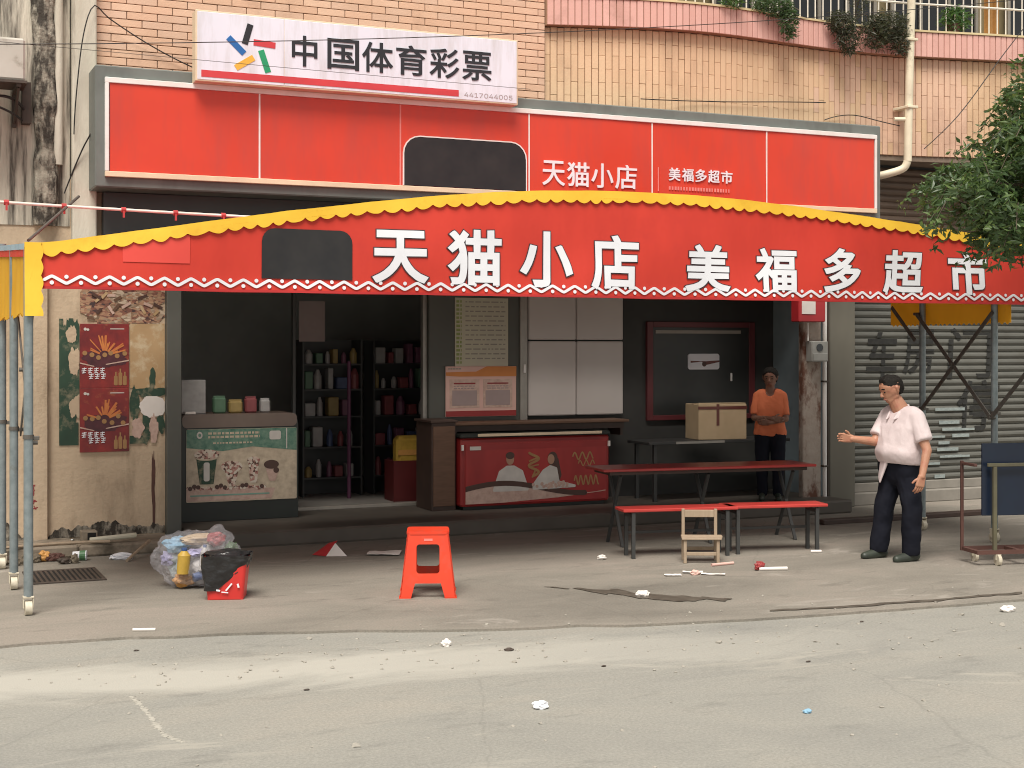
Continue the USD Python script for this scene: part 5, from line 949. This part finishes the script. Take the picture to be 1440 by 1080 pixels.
def bottle(c, d, L, r, mat, label):
    c = np.array(c, float); d = np.array(d, float) / np.linalg.norm(d); t = thing('bottle', label, 'bottle')
    part(t, 'body', join([cyl(c, c + d * L * .72, r, 14), cyl(c + d * L * .72, c + d * L * .9, r, 14, r * .4)]), mat, smooth=40); part(t, 'cap', cyl(c + d * L * .9, c + d * L, r * .45, 10), 'goods_blue')
bottle(P(-.075, -.13, .13), (.05, -.02, 1), .20, .05, 'goods_yellow', 'yellow bottle upright in the front of the clear rubbish bag')
bottle(P(.07, -.09, .15), (.1, 0, 1), .20, .032, 'goods_white', 'white bottle upright in the clear rubbish bag right of the yellow one')
bottle(P(.0, -.10, .09), (1, .1, .25), .17, .034, 'goods_blue', 'dark blue bottle lying low in the clear rubbish bag')
for c, rad, mt, lb in [(P(-.16, .0, .34), (.10, .07, .06), 'goods_cyan', 'pale blue wrapper at the upper left of the clear rubbish bag'), (P(.16, .0, .385), (.075, .05, .055), 'goods_red', 'red wrapper at the top right of the clear rubbish bag'), (P(-.09, -.06, .07), (.08, .06, .05), 'goods_orange', 'orange peel-like scrap at the bottom of the clear rubbish bag'),
                      (P(-.22, .0, .22), (.06, .06, .06), 'goods_lilac', 'lilac wrapper at the left bulge of the clear rubbish bag'), (P(.02, -.05, .28), (.09, .05, .035), 'goods_lilac', 'lilac wrapper in the middle of the clear rubbish bag'), (P(.0, .02, .38), (.14, .06, .04), 'carton', 'brown crumpled paper along the top of the clear rubbish bag'),
                      (P(.06, .02, .18), (.14, .08, .13), 'goods_white', 'white crumpled sheet filling the core of the clear rubbish bag'), (P(.28, .0, .30), (.05, .05, .06), 'leaf_bright', 'green vegetable leaves at the right side of the clear rubbish bag'), (P(-.10, .04, .18), (.13, .08, .12), 'sticker_pale', 'grey crumpled film filling the left of the clear rubbish bag')]:
    crumple(c, rad, int(abs(c[0] * 100)) % 17, mt, 'rubbish_wrapper', lb)
bn = thing('rubbish_bin', 'small red bin lined with a black plastic bag', 'bin', loc=(2.44, 10.80, 0), rz=-20)
def frus(w0, w1, z0, z1, nz=8, rad=.03, wob=0, seed=0):
    rings = []; 
    for k in range(nz):
        t = k / (nz - 1); w = w0 + (w1 - w0) * t; p = np.array(rrect(-w, -w * .85, w, w * .85, rad).exterior.segmentize(.03).coords)[:-1]; rings.append(np.c_[p, np.full(len(p), z0 + (z1 - z0) * t)])
    n_ = len(rings[0]); 
    def rs_(r): 
        i = np.linspace(0, len(r), 64, endpoint=False).astype(int) % len(r); return r[i]
    R = np.array([rs_(r) for r in rings]); v = R.reshape(-1, 3); f = []
    for k in range(nz - 1):
        for i in range(64):
            j = (i + 1) % 64; f += [[k*64+i, k*64+j, (k+1)*64+j], [k*64+i, (k+1)*64+j, (k+1)*64+i]]
    return trimesh.Trimesh(v, f, process=False)
m = frus(.135, .165, .004, .32); part(bn, 'tub', m, 'plastic_bin_red')
part(bn, 'base', box(-.13, -.11, 0, .13, .11, .01), 'plastic_bin_red')
m = frus(.155, .178, .10, .335, 14); v = m.vertices; low = np.clip((.335 - v[:, 2]) / .235, 0, 1); v[:, 2] = .335 - low * (.235 - np.clip((v[:, 0] + .03) * .85, -.03, .14)); v += np.c_[v[:, :2] / .17, v[:, 2] * 0] * ((meshkit.fbm(v * 17, 4, 3) - .5) * .05)[:, None]; m.vertices = v
part(bn, 'liner', thick(m, .003), 'black_bag', smooth=40)
m = trimesh.creation.icosphere(3, 1); nn = meshkit.fbm(m.vertices * 2.5, 4, 8) - .5; m.vertices = m.vertices * (1 + nn[:, None] * .5) * (.165, .14, .045) + (0, 0, .325); part(bn, 'bag_top', m, 'black_bag', smooth=40)
for (x, z, w, h, a) in [(.03, .10, .012, .07, 40), (-.05, .075, .03, .012, 10), (.10, .11, .014, .03, -15), (.0, .06, .05, .008, 5)]: part(bn, 'white_print', xf(box(x - w / 2, -.1295 - z * .07, z - h / 2, x + w / 2, -.1245 - z * .07, z + h / 2), a, (0, 1, 0), at=(x, 0, z)), 'print_white')

# ------------------------------------------------------------------ trolley with a blue board at the right
tr = thing('trolley', 'rusty wheeled frame carrying a dark blue board at the right edge', 'trolley', loc=(8.86, 9.62, 0), rz=-14)
part(tr, 'board', box(-.02, .10, .43, 1.60, .125, 1.065, .004), 'blue_board')
part(tr, 'frame_bar', box(.0, .03, .865, 1.6, .06, .895, .004), 'olive_frame'); part(tr, 'frame_bar', box(.05, .03, .10, .085, .06, .865, .004), 'olive_frame'); part(tr, 'frame_bar', box(1.50, .03, .10, 1.535, .06, .865, .004), 'olive_frame')
part(tr, 'leg', box(-.115, .30, .10, -.088, .325, .90, .004), 'rust_leg'); part(tr, 'leg', box(1.5, .30, .10, 1.53, .325, .90, .004), 'rust_leg'); part(tr, 'cross_rail', box(-.115, .06, .865, -.088, .30, .89, .004), 'rust_leg')
part(tr, 'deck', join([box(-.11, .02, .10, 1.55, .05, .135), box(-.11, .30, .10, 1.55, .33, .135)] + [box(-.1 + k * .4, .05, .10, -.06 + k * .4, .30, .13) for k in range(5)]), 'rust_leg')
for x, y in ((.09, .03), (1.45, .03), (.02, .31), (1.45, .31)):
    part(tr, 'caster', join([cyl((x - .015, y, .05), (x + .015, y, .05), .05, 18), box(x - .025, y - .01, .05, x - .018, y + .01, .10), box(x + .018, y - .01, .05, x + .025, y + .01, .10)]), 'caster_white')
solo('ground_board', box(9.3, 12.6, .0, 12.4, 12.75, .05, .006), 'wood_dark', 'dark flat timber lying on the ground before the shutter', 'timber')

# ------------------------------------------------------------------ litter and debris
def sheet(loc, w, d, rz, mat, label, seed, h=.012, name='paper_litter', cat='litter'):
    r = np.random.default_rng(seed)
    m = quad_sheet(lambda u, v: np.c_[(u - .5) * w, (v - .5) * d, .006 + h * meshkit.fbm(np.c_[u * 3, v * 3, u * 0 + seed], 3, seed)], 12, 8)
    m = thick(m, .002); solo(name, xf(m, rz, loc=loc), mat, label, cat)
def roll(loc, L, r, rz, mat, label, name='paper_litter', cat='litter'):
    a = np.linspace(0, 3.9 * math.pi, 40); s = np.c_[np.cos(a) * r * (.5 + a / 25), np.sin(a) * r * (.5 + a / 25)]
    ln = LineString(s).buffer(.0016); m = trimesh.creation.extrude_polygon(ln, L, engine='earcut'); v = m.vertices; m.vertices = np.c_[v[:, 2] - L / 2, v[:, 0], v[:, 1] + r * 1.05]; m.fix_normals(); solo(name, xf(m, rz, loc=loc), mat, label, cat)
cn = thing('folded_leaflet', 'red and cream folded leaflet standing like a tent on the forecourt', 'litter', loc=(3.83, 12.58, 0), rz=-20)
part(cn, 'cream_leaf', thick(trimesh.Trimesh([(-.07, -.07, .004), (.12, -.07, .004), (.01, .0, .115)], [[0, 1, 2]], process=False), .002), 'paper_white'); part(cn, 'red_leaf', thick(trimesh.Trimesh([(-.20, .0, .01), (-.07, -.06, .004), (.03, .02, .135), (-.05, .05, .11)], [[0, 1, 2], [0, 2, 3]], process=False), .002), 'red_box')
sheet((4.28, 12.48, .0), .30, .26, -25, 'paper_white', 'flat white paper sheet lying between the folded leaflet and the red stool', 1, .02)
roll((1.64, 9.74, 0), .15, .010, -20, 'paper_white', 'thin white paper roll near the foremost canopy post')
roll((6.76, 10.62, .0), .24, .013, 6, 'paper_pink', 'pink-white paper tube, rearmost of the strips before the little chair')
sheet((6.30, 10.36, 0), .17, .07, -30, 'paper_white', 'white paper strip, second of the strips before the little chair', 3)
sheet((6.07, 10.30, 0), .14, .06, -20, 'paper_white', 'white paper strip, leftmost of the strips before the little chair', 4)
sheet((6.40, 10.20, 0), .20, .05, -35, 'paper_white', 'white paper strip, nearest the camera of the strips before the little chair', 5)
crumple(np.array([6.27, 10.27, .018]), (.045, .03, .022), 6, 'paper_pink', 'paper_litter', 'small pink crumpled paper among the white strips', 'litter')
roll((7.0, 10.20, 0), .25, .016, -16, 'paper_white', 'white rolled paper between the chair and the man')
crumple(np.array([6.90, 10.25, .035]), (.05, .03, .04), 7, 'goods_red', 'paper_litter', 'red crumpled wrapper beside the white rolled paper', 'litter')
roll((7.97, 10.92, 0), .10, .014, -22, 'paper_white', 'short white paper roll left of the man')
crumple(np.array([3.23, 6.86, -.002]), (.045, .035, .026), 8, 'print_white', 'paper_litter', 'white crumpled tissue out on the road', 'litter')
crumple(np.array([5.36, 9.55, .02]), (.055, .04, .025), 9, 'paper_white', 'paper_litter', 'whitish crumpled tissue on the dark damp streak', 'litter')
crumple(np.array([7.53, 8.0, -.001]), (.06, .04, .028), 10, 'paper_white', 'paper_litter', 'pale crumpled paper on the road under the right end of the crack', 'litter')
crumple(np.array([4.47, 6.2, -.01]), (.025, .02, .012), 11, 'goods_cyan', 'paper_litter', 'tiny pale blue scrap on the road at lower right', 'litter')
crumple(np.array([3.35, 8.55, -.003]), (.03, .03, .03), 12, 'paper_white', 'paper_litter', 'little white lump on the road just beyond the forecourt edge', 'litter')
crumple(np.array([3.66, 8.25, -.012]), (.03, .02, .012), 13, 'iron', 'paper_litter', 'small dark leaf-like scrap in the middle of the road', 'litter')
crumple(np.array([5.95, 11.35, .02]), (.04, .03, .025), 14, 'paper_white', 'paper_litter', 'dim white scrap near the left bench leg', 'litter')
for k, (x, y) in enumerate([(2.2, 7.75), (5.2, 7.2), (6.3, 8.1), (1.5, 9.2), (4.0, 7.6)]):
    crumple(np.array([x, y, -.013]), (.016, .008, .005), 20 + k, 'iron', 'dry_leaf', ['dark dry leaf on the road below the pale cement patch', 'dark dry leaf farthest right on the lower road', 'dark dry leaf on the road below the crack', 'dark dry leaf at the far left edge of the forecourt', 'dark dry leaf near the centre of the road'][k], 'leaf')
cu = thing('paper_cup', 'green and white paper cup lying by the kerb', 'cup', loc=(1.66, 13.22, .0), rz=-15)
part(cu, 'cup', cyl((-.06, 0, .045), (.06, 0, .045), .036, 16, .045), 'print_white'); part(cu, 'sleeve', cyl((.0, 0, .045), (.05, 0, .045), .0425, 16, .0465), 'goods_green')
crumple(np.array([2.02, 13.16, .02]), (.11, .05, .035), 15, 'print_white', 'paper_litter', 'white crumpled napkin by the kerb', 'litter')
crumple(np.array([1.36, 13.28, .05]), (.05, .04, .045), 16, 'goods_orange', 'rubbish_wrapper', 'orange and red wrapper at the kerb behind the front post', 'litter')
solo('stick', cyl((2.03, 12.95, .012), (2.30, 13.37, .125), .014, 8), 'wood_pale', 'pale wooden stick leaning on the kerb', 'stick')
solo('stick', tube(spline([(1.0, 13.34, .13), (1.5, 13.44, .132), (1.95, 13.40, .133)], 12), .014, 7), 'wood_pale', 'long pale stick lying along the top of the kerb', 'stick')
solo('stick', cyl((1.78, 13.46, .145), (2.2, 13.50, .165), .024, 10), 'paper_green_tint', 'thick pale bamboo piece lying on the kerb', 'stick')
bk = thing('broken_block', 'small hollow block on the kerb by the cream wall', 'block'); part(bk, 'block', box(1.72, 13.55, .115, 1.86, 13.70, .215, .006), 'kerb'); part(bk, 'hole', box(1.77, 13.546, .135, 1.845, 13.5495, .20), 'hole_dark')
for k in range(10):
    x, y = rng.uniform(.9, 1.6), rng.uniform(13.0, 13.36)
    crumple(np.array([x, y, .03]), (rng.uniform(.03, .08), .04, rng.uniform(.02, .06)), 30 + k, ['grime', 'rust_leg', 'iron'][k % 3], 'rubble', 'dirty rubble lump in the corner behind the left canopy posts', 'rubble', 'rubble behind the left posts')

# ------------------------------------------------------------------ people
def hand(w, d, l, n_, curl, s=1.0, thumb=1, ti=.7):
    """wrist, pointing direction, thumb side, palm normal (fingers curl to it)."""
    w, d, l, n_ = (np.array(x, float) for x in (w, d, l, n_)); d /= np.linalg.norm(d); l -= d * l.dot(d); l /= np.linalg.norm(l); n_ = np.cross(d, l) * np.sign(np.cross(d, l).dot(n_) or 1)
    G_ = [[(w + l * .018 * s, .019 * s), (w - l * .018 * s, .018 * s), (w + d * .085 * s + l * .030 * s, .013 * s), (w + d * .08 * s - l * .032 * s, .012 * s)]]
    for k, L in enumerate((.072, .080, .074, .058)):
        o = w + d * (.088 - .004 * abs(k - 1)) * s + l * (.030 - .0205 * k) * s; pts = [o - d * .02 * s]; ang = 0; c = o
        for j, frac in enumerate((.45, .31, .24)):
            ang += curl * (.6, 1.0, .8)[j]; dirn = d * math.cos(ang) + n_ * math.sin(ang); pts.append(c + dirn * L * frac * s); c = pts[-1]
        G_ += chain(pts, [.0098 * s, .0095 * s, .0086 * s, .0074 * s])
    b = w + d * .025 * s + l * .026 * s; t1 = b + (d * .6 + l * ti + n_ * .2) * .038 * s; t2 = t1 + (d * .8 + l * ti * .6 + n_ * .25) * .030 * s
    G_ += chain([b, t1, t2], [.013 * s, .011 * s, .009 * s]); return G_
def frame(base):
    b = np.array(base, float); t = -b[:2] / np.linalg.norm(b[:2]); right = np.array([-t[1], t[0]]) 
    return lambda u, v, z: np.array([b[0] + right[0] * u + t[0] * v, b[1] + right[1] * u + t[1] * v, b[2] + z])
def clip(m, origin, normal):
    nrm = np.array(normal, float); nrm /= np.linalg.norm(nrm); return m.trim_by_plane(tuple(nrm), float(nrm.dot(origin)))
def balls(groups): return m3.Manifold.batch_boolean([hullballs(g) for g in groups], m3.OpType.Add)
def finish(m, edge=.02, it=8, wr=0, seed=0, ws=16, soft=0):
    m = m.refine_to_length(edge); k = m.to_mesh(); t = trimesh.Trimesh(k.vert_properties[:, :3], k.tri_verts, process=True); t.merge_vertices(); relax(t, (it + 1) // 2 + 2 * soft)
    if wr: t.vertices += t.vertex_normals * ((meshkit.fbm(t.vertices * (ws, ws, ws * .7), 3, seed) - .5) * wr)[:, None]
    return t

def head(Q, c, hf, lf, s=1.0):
    """Bones of a head: c centre, hf face direction, lf its left; returns groups and feature spots."""
    c, hf, lf = np.array(c), np.array(hf) / np.linalg.norm(hf), np.array(lf) / np.linalg.norm(lf); up = np.cross(hf, lf); up = up if up[2] > 0 else -up
    A = lambda f, l, z: c + hf * f * s + lf * l * s + up * z * s
    g = [[(A(-.018, 0, .030), .088 * s), (A(.022, 0, .030), .078 * s)], [(A(.0, .018, .0), .066 * s), (A(.0, -.018, .0), .066 * s), (A(.042, 0, -.035), .05 * s), (A(.035, .02, .02), .05 * s), (A(.035, -.02, .02), .05 * s)],
         [(A(.045, .014, -.082), .026 * s), (A(.045, -.014, -.082), .026 * s), (A(-.005, .042, -.055), .028 * s), (A(-.005, -.042, -.055), .028 * s), (A(.05, 0, -.04), .04 * s)],
         [(A(.085, 0, .012), .010 * s), (A(.104, 0, -.025), .0125 * s)], [(A(.098, .011, -.028), .009 * s), (A(.098, -.011, -.028), .009 * s)],
         [(A(.074, .03, .026), .012 * s), (A(.074, -.03, .026), .012 * s), (A(.086, 0, .024), .009 * s)],
         [(A(.078, .016, -.062), .008 * s), (A(.078, -.016, -.062), .008 * s), (A(.084, 0, -.058), .009 * s)]]
    for q in (-1, 1): g += [[(A(-.012, q * .083, .018), .016 * s), (A(-.014, q * .080, -.018), .011 * s)]]
    return g, A
# the man
mp = thing('person', 'man in a pale pink short-sleeved shirt and black trousers pointing with one hand', 'person')
Q = frame((8.41, 10.30, 0)); V = lambda a, b: b - a
L2 = np.array([.66, .75]); F2 = np.array([-.75, .66])
T = lambda l, f, z, cu=.035, cv=0: Q(cu + L2[0] * l + F2[0] * f, cv + L2[1] * l + F2[1] * f, z)
O = Q(0, 0, 0); dirq = lambda u, v, z: Q(u, v, z) - O
hg, A = head(Q, Q(-.055, .03, 1.530), dirq(-.84, .46, -.32), dirq(.46, .85, 0), 1.06)
shL, shR = T(.185, 0, 1.285), T(-.185, 0, 1.285)
elL, wrL = Q(.25, .23, 1.0), Q(.205, .31, .775)
elR, wrR = Q(-.20, -.02, 1.055), Q(-.40, .10, 1.085)
torso = [[(T(.15, 0, 1.30), .062), (T(-.15, 0, 1.30), .062), (T(.12, .02, 1.16), .10), (T(-.12, .02, 1.16), .10)], [(T(.11, .02, 1.16), .105), (T(-.11, .02, 1.16), .105), (T(.10, .045, .97), .115), (T(-.10, .045, .97), .115), (T(0, .085, .99), .11)],
         [(T(.10, .04, .97), .11), (T(-.10, .04, .97), .11), (T(.085, 0, .86), .09), (T(-.085, 0, .86), .09)]]
neck = [[(Q(.035, .0, 1.33), .080), (Q(-.025, .01, 1.44), .066)]]
hipL, hipR, knL, knR, anL, anR = T(.09, 0, .86, .01), T(-.09, 0, .86, .01), Q(.125, .13, .47), Q(-.115, -.05, .47), Q(.115, .10, .09), Q(-.165, -.05, .09)
bodyg = hg + neck + torso + chain([shL, elL, wrL], [.055, .042, .029]) + chain([shR, elR, wrR], [.055, .042, .029]) + hand(wrL, dirq(-.22, .1, -1), dirq(-.9, .5, .1), dirq(-.6, -.4, .2), .42) + hand(wrR, dirq(-1, .35, .16), dirq(.15, .1, 1), dirq(.3, 1, 0), .50) + chain([hipL, knL, anL], [.07, .045, .036]) + chain([hipR, knR, anR], [.07, .045, .036])
part(mp, 'body', fuse(bodyg, .011, 5), 'skin', smooth=True)
sl = lambda a, b, r0, r1, t: clip(hullballs([(a, r0), (b, r1)]), np.array(a) + (np.array(b) - a) * t, np.array(a) - np.array(b))
st_ = [[(c, r + .022) for c, r in g] for g in torso[:2]] + [[(T(.10, .045, .97), .142), (T(-.10, .045, .97), .142), (T(0, .09, .98), .135), (T(.085, .01, .89), .135), (T(-.085, .01, .89), .135)]]
shirt = m3.Manifold.batch_boolean([clip(balls(st_), Q(0, 0, .865), (.06, .0, 1)), sl(shL, elL, .082, .084, .72), sl(shR, elR, .080, .080, .80)], m3.OpType.Add)
shirt = shirt - hullballs([(Q(.0, .02, 1.42), .075), (Q(.03, .01, 1.34), .070)]) - hullballs([(T(-.01, .10, 1.36), .03), (T(-.01, .125, 1.305), .012), (T(-.01, .05, 1.38), .04)])
part(mp, 'shirt', finish(shirt, .014, 6, .016, 3, 9, 26), 'shirt', smooth=True)
part(mp, 'collar', fuse([[(T(.075, .0, 1.365), .014), (T(.06, .085, 1.325), .012), (T(.045, .135, 1.265), .006), (T(.10, .06, 1.30), .008)], [(T(-.075, .0, 1.365), .014), (T(-.06, .085, 1.325), .012), (T(-.045, .135, 1.265), .006), (T(-.10, .06, 1.30), .008)], [(T(.075, 0, 1.365), .014), (T(0, -.075, 1.385), .014)], [(T(-.075, 0, 1.365), .014), (T(0, -.075, 1.385), .014)]], .012, 3), 'shirt', smooth=True)
part(mp, 'shirt_tail', fuse([[(T(-.10, .13, .92), .02), (T(.0, .16, .92), .02), (T(-.07, .19, .70), .008), (T(-.13, .15, .74), .008)]], .015, 3), 'shirt', 'untucked front tail of the shirt', smooth=True)
trg = [[(T(.09, 0, .87, .01), .132), (T(-.09, 0, .87, .01), .132), (T(.09, 0, .76, .01), .115), (T(-.09, 0, .76, .01), .115)]] + [[(T(.085, 0, .78, .01), .112), (knL, .090)], [(knL, .090), (anL + (0, 0, .0), .082)]] + [[(T(-.085, 0, .78, .01), .112), (knR, .090)], [(knR, .090), (anR, .082)]]
tro = clip(clip(balls(trg), Q(0, 0, .055), (0, 0, 1)), Q(0, 0, .93), (0, 0, -1))
part(mp, 'trousers', finish(tro, .018, 6, .035, 6, 9), 'trousers', smooth=True)
wst = hullballs([(T(.09, 0, .89, .01), .136), (T(-.09, 0, .89, .01), .136), (T(0, .02, .89, .01), .14)]); part(mp, 'belt', finish(clip(clip(wst, Q(0, 0, .87), (0, 0, 1)), Q(0, 0, .91), (0, 0, -1)), .03, 0), 'belt')
for an in (anL, anR):
    b = np.array(an); b[2] = 0; fd = dirq(F2[0], F2[1], 0)
    part(mp, 'shoe', finish(clip(balls([[(b - fd * .05 + (0, 0, .045), .045), (b + fd * .06 + (0, 0, .035), .048), (b + fd * .165 + (0, 0, .025), .036)], [(b + (0, 0, .07), .046), (b + fd * .05 + (0, 0, .04), .045)]]), (0, 0, .004), (0, 0, 1)), .015, 3), 'shoe', smooth=True)
hairm = balls([[(A(-.022, 0, .036), .093), (A(.014, 0, .044), .083)], [(A(-.035, 0, .0), .083), (A(-.03, 0, .03), .09)], [(A(.05, .03, .088), .024), (A(.05, -.03, .088), .024), (A(.0, 0, .09), .05)]])
hairm = hairm - hullballs([(A(.11, .05, -.02), .075), (A(.11, -.05, -.02), .075), (A(.06, .06, -.06), .075), (A(.06, -.06, -.06), .075), (A(.10, .0, .005), .075)]); hairm = clip(hairm, A(0, 0, -.055), A(0, 0, 1) - A(0, 0, 0))
part(mp, 'hair', finish(hairm, .012, 4, .012, 2, 60), 'hair', smooth=True)
for q in (-1, 1): part(mp, 'eye', fuse([[(A(.079, q * .033, .004), .009), (A(.080, q * .027, .003), .008)]], .006, 1), 'eye_dark'); part(mp, 'eyebrow', fuse([[(A(.085, q * .045, .030), .005), (A(.093, q * .018, .033), .005)]], .006, 1), 'hair')
part(mp, 'mouth', fuse([[(A(.086, .02, -.062), .005), (A(.093, 0, -.060), .006)], [(A(.086, -.02, -.062), .005), (A(.093, 0, -.060), .006)]], .005, 1), 'lips')
# the woman
wp = thing('person', 'woman in an orange top and dark trousers standing with folded arms by the carton', 'person')
Q = frame((9.43, 13.80, .15)); O = Q(0, 0, 0)
hg, A = head(Q, Q(.0, .02, 1.41), dirq(-.12, 1, -.12), dirq(1, .12, 0), .95)
shL, shR = Q(.135, 0, 1.20), Q(-.135, 0, 1.20)
torso = [[(Q(.10, 0, 1.215), .052), (Q(-.10, 0, 1.215), .052), (Q(.085, .02, 1.06), .078), (Q(-.085, .02, 1.06), .078)], [(Q(.08, .02, 1.06), .08), (Q(-.08, .02, 1.06), .08), (Q(.07, .02, .90), .08), (Q(-.07, .02, .90), .08)], [(Q(.07, .02, .9), .08), (Q(-.07, .02, .9), .08), (Q(.08, 0, .78), .09), (Q(-.08, 0, .78), .09)]]
elL, wrL, elR, wrR = Q(.178, .06, .94), Q(-.02, .19, .90), Q(-.178, .06, .95), Q(.03, .175, .945)
bodyg = hg + [[(Q(0, 0, 1.24), .058), (Q(0, .015, 1.34), .050)]] + torso + chain([shL, elL, wrL], [.046, .036, .025]) + chain([shR, elR, wrR], [.046, .036, .025]) + hand(wrL, dirq(-1, -.12, .12), dirq(0, .1, 1), dirq(0, -1, 0), .45, .9) + hand(wrR, dirq(1, -.15, -.12), dirq(0, .1, 1), dirq(0, -1, 0), .45, .9) + chain([Q(.085, 0, .78), Q(.09, .02, .43), Q(.09, 0, .08)], [.08, .055, .038]) + chain([Q(-.085, 0, .78), Q(-.09, .02, .43), Q(-.09, 0, .08)], [.08, .055, .038])
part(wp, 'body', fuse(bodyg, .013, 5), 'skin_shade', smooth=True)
topg = [[(c, r + .018) for c, r in g] for g in torso]
top = m3.Manifold.batch_boolean([clip(balls(topg), Q(0, 0, .74), (0, 0, 1)), sl(shL, elL, .062, .056, .86), sl(shR, elR, .062, .056, .86)], m3.OpType.Add) - hullballs([(Q(0, .03, 1.33), .07), (Q(0, .06, 1.25), .055)])
part(wp, 'top', finish(top, .016, 6, .02, 4, 14, 10), 'orange_top', smooth=True)
tro = clip(clip(balls([[(Q(.07, 0, .78), .10), (Q(-.07, 0, .78), .10)], [(Q(.08, 0, .76), .105), (Q(.09, .02, .43), .075)], [(Q(.09, .02, .43), .075), (Q(.09, 0, .08), .06)], [(Q(-.08, 0, .76), .105), (Q(-.09, .02, .43), .075)], [(Q(-.09, .02, .43), .075), (Q(-.09, 0, .08), .06)]]), Q(0, 0, .05), (0, 0, 1)), Q(0, 0, .80), (0, 0, -1))
part(wp, 'trousers', finish(tro, .02, 6, .02, 5, 10), 'trousers', smooth=True)
for q in (-1, 1): part(wp, 'shoe', finish(clip(hullballs([(Q(q * .09, -.04, .035), .036), (Q(q * .10, .14, .028), .032), (Q(q * .09, .02, .06), .036)]), Q(0, 0, .004), (0, 0, 1)), .02, 3), 'shoe', smooth=True)
hm = balls([[(A(-.025, 0, .036), .094), (A(.010, 0, .045), .085)], [(A(-.04, 0, -.01), .085), (A(-.03, 0, .03), .09)], [(A(-.085, 0, -.02), .05), (A(-.095, 0, -.05), .04)]]) - hullballs([(A(.11, .045, -.02), .078), (A(.11, -.045, -.02), .078), (A(.06, .055, -.07), .078), (A(.06, -.055, -.07), .078), (A(.11, .0, .01), .075)])
part(wp, 'hair', finish(hm, .014, 4, .01, 2, 50), 'hair', smooth=True)
for q in (-1, 1): part(wp, 'eye', fuse([[(A(.079, q * .033, .004), .009), (A(.080, q * .027, .003), .008)]], .006, 1), 'eye_dark'); part(wp, 'eyebrow', fuse([[(A(.085, q * .045, .030), .004), (A(.093, q * .018, .033), .004)]], .006, 1), 'hair')
part(wp, 'mouth', fuse([[(A(.086, .018, -.062), .005), (A(.093, 0, -.060), .006)], [(A(.086, -.018, -.062), .005), (A(.093, 0, -.060), .006)]], .005, 1), 'lips')

# ------------------------------------------------------------------ tree at the right
te = thing('street_tree', 'dark leafy tree overhanging the right end of the canopy', 'tree')
r9 = np.random.default_rng(99)
TB = np.array([10.62, 8.75, 0]); 
U = lambda u, d, z: np.array([CS * u + SN * d, -SN * u + CS * d, z])      # sideways, forward, up as measured along the street view
lobes = [(U(4.50, 12.0, 3.46), (.80, .8, .42), 1.0), (U(4.05, 11.9, 3.28), (.46, .6, .30), .6), (U(4.70, 12.0, 3.86), (.66, .7, .46), .9), (U(4.34, 11.9, 3.04), (.40, .5, .26), .45), (U(5.2, 12.1, 4.2), (.9, 1.0, .6), 1.2), (U(5.6, 12.1, 3.5), (.9, .9, .6), 1.0), (U(4.95, 12.0, 3.12), (.6, .7, .34), .6), (U(6.6, 12.2, 4.6), (1.2, 1.2, 1.0), 1.6), (U(7.3, 12.2, 3.7), (1.2, 1.2, .9), 1.2)]
tw, C = [], []
trunk_top = np.array([10.45, 8.95, 3.0])
for c, rad, w in lobes:
    tips = int(150 * w)
    tw.append(tube(spline([trunk_top - (0, 0, .5), (trunk_top + c) / 2 + (0, 0, .1), c], 10), np.linspace(.04, .012, 10), 6))
    for k in range(tips):
        q = r9.normal(size=3); q /= np.linalg.norm(q); q *= r9.uniform(.35, 1.06) ** .6; e = c + q * np.array(rad)
        if meshkit.fbm(e[None] * 2.6, 2, 4)[0] < .40: continue
        d = q * np.array([1, 1, .5]) + np.array([0, 0, -.55]) + r9.normal(size=3) * .3; d /= np.linalg.norm(d); L = r9.uniform(.16, .34)
        t = np.linspace(0, 1, 9)[:, None]; sp = e + d * L * t + np.array([0, 0, -.10]) * t ** 2
        if k % 3 == 0: tw.append(tube(sp[::2], .0035, 4))
        for s_ in sp[1:]: C.append(np.vstack([s_ + r9.normal(size=3) * .022 for _ in range(4)]))
C = np.vstack(C)
sel = r9.random(len(C)) < .30
part(te, 'crown', leaf_mesh(C[~sel], .092, .034, .45, r9), 'leaf')
part(te, 'young_leaves', leaf_mesh(C[sel], .08, .032, .25, r9), 'leaf_young', 'lighter young leaves', kind='stuff')
part(te, 'twigs', join(tw), 'trunk', kind='stuff')
part(te, 'trunk', tube(spline([TB, TB + (-.02, .03, 1.2), trunk_top - (0, 0, .6), trunk_top], 16), np.linspace(.15, .085, 16), 14), 'trunk', smooth=60)
print('triangles', sum(len(UsdGeom.Mesh(p).GetFaceVertexCountsAttr().Get()) for p in stage.Traverse() if p.IsA(UsdGeom.Mesh)))
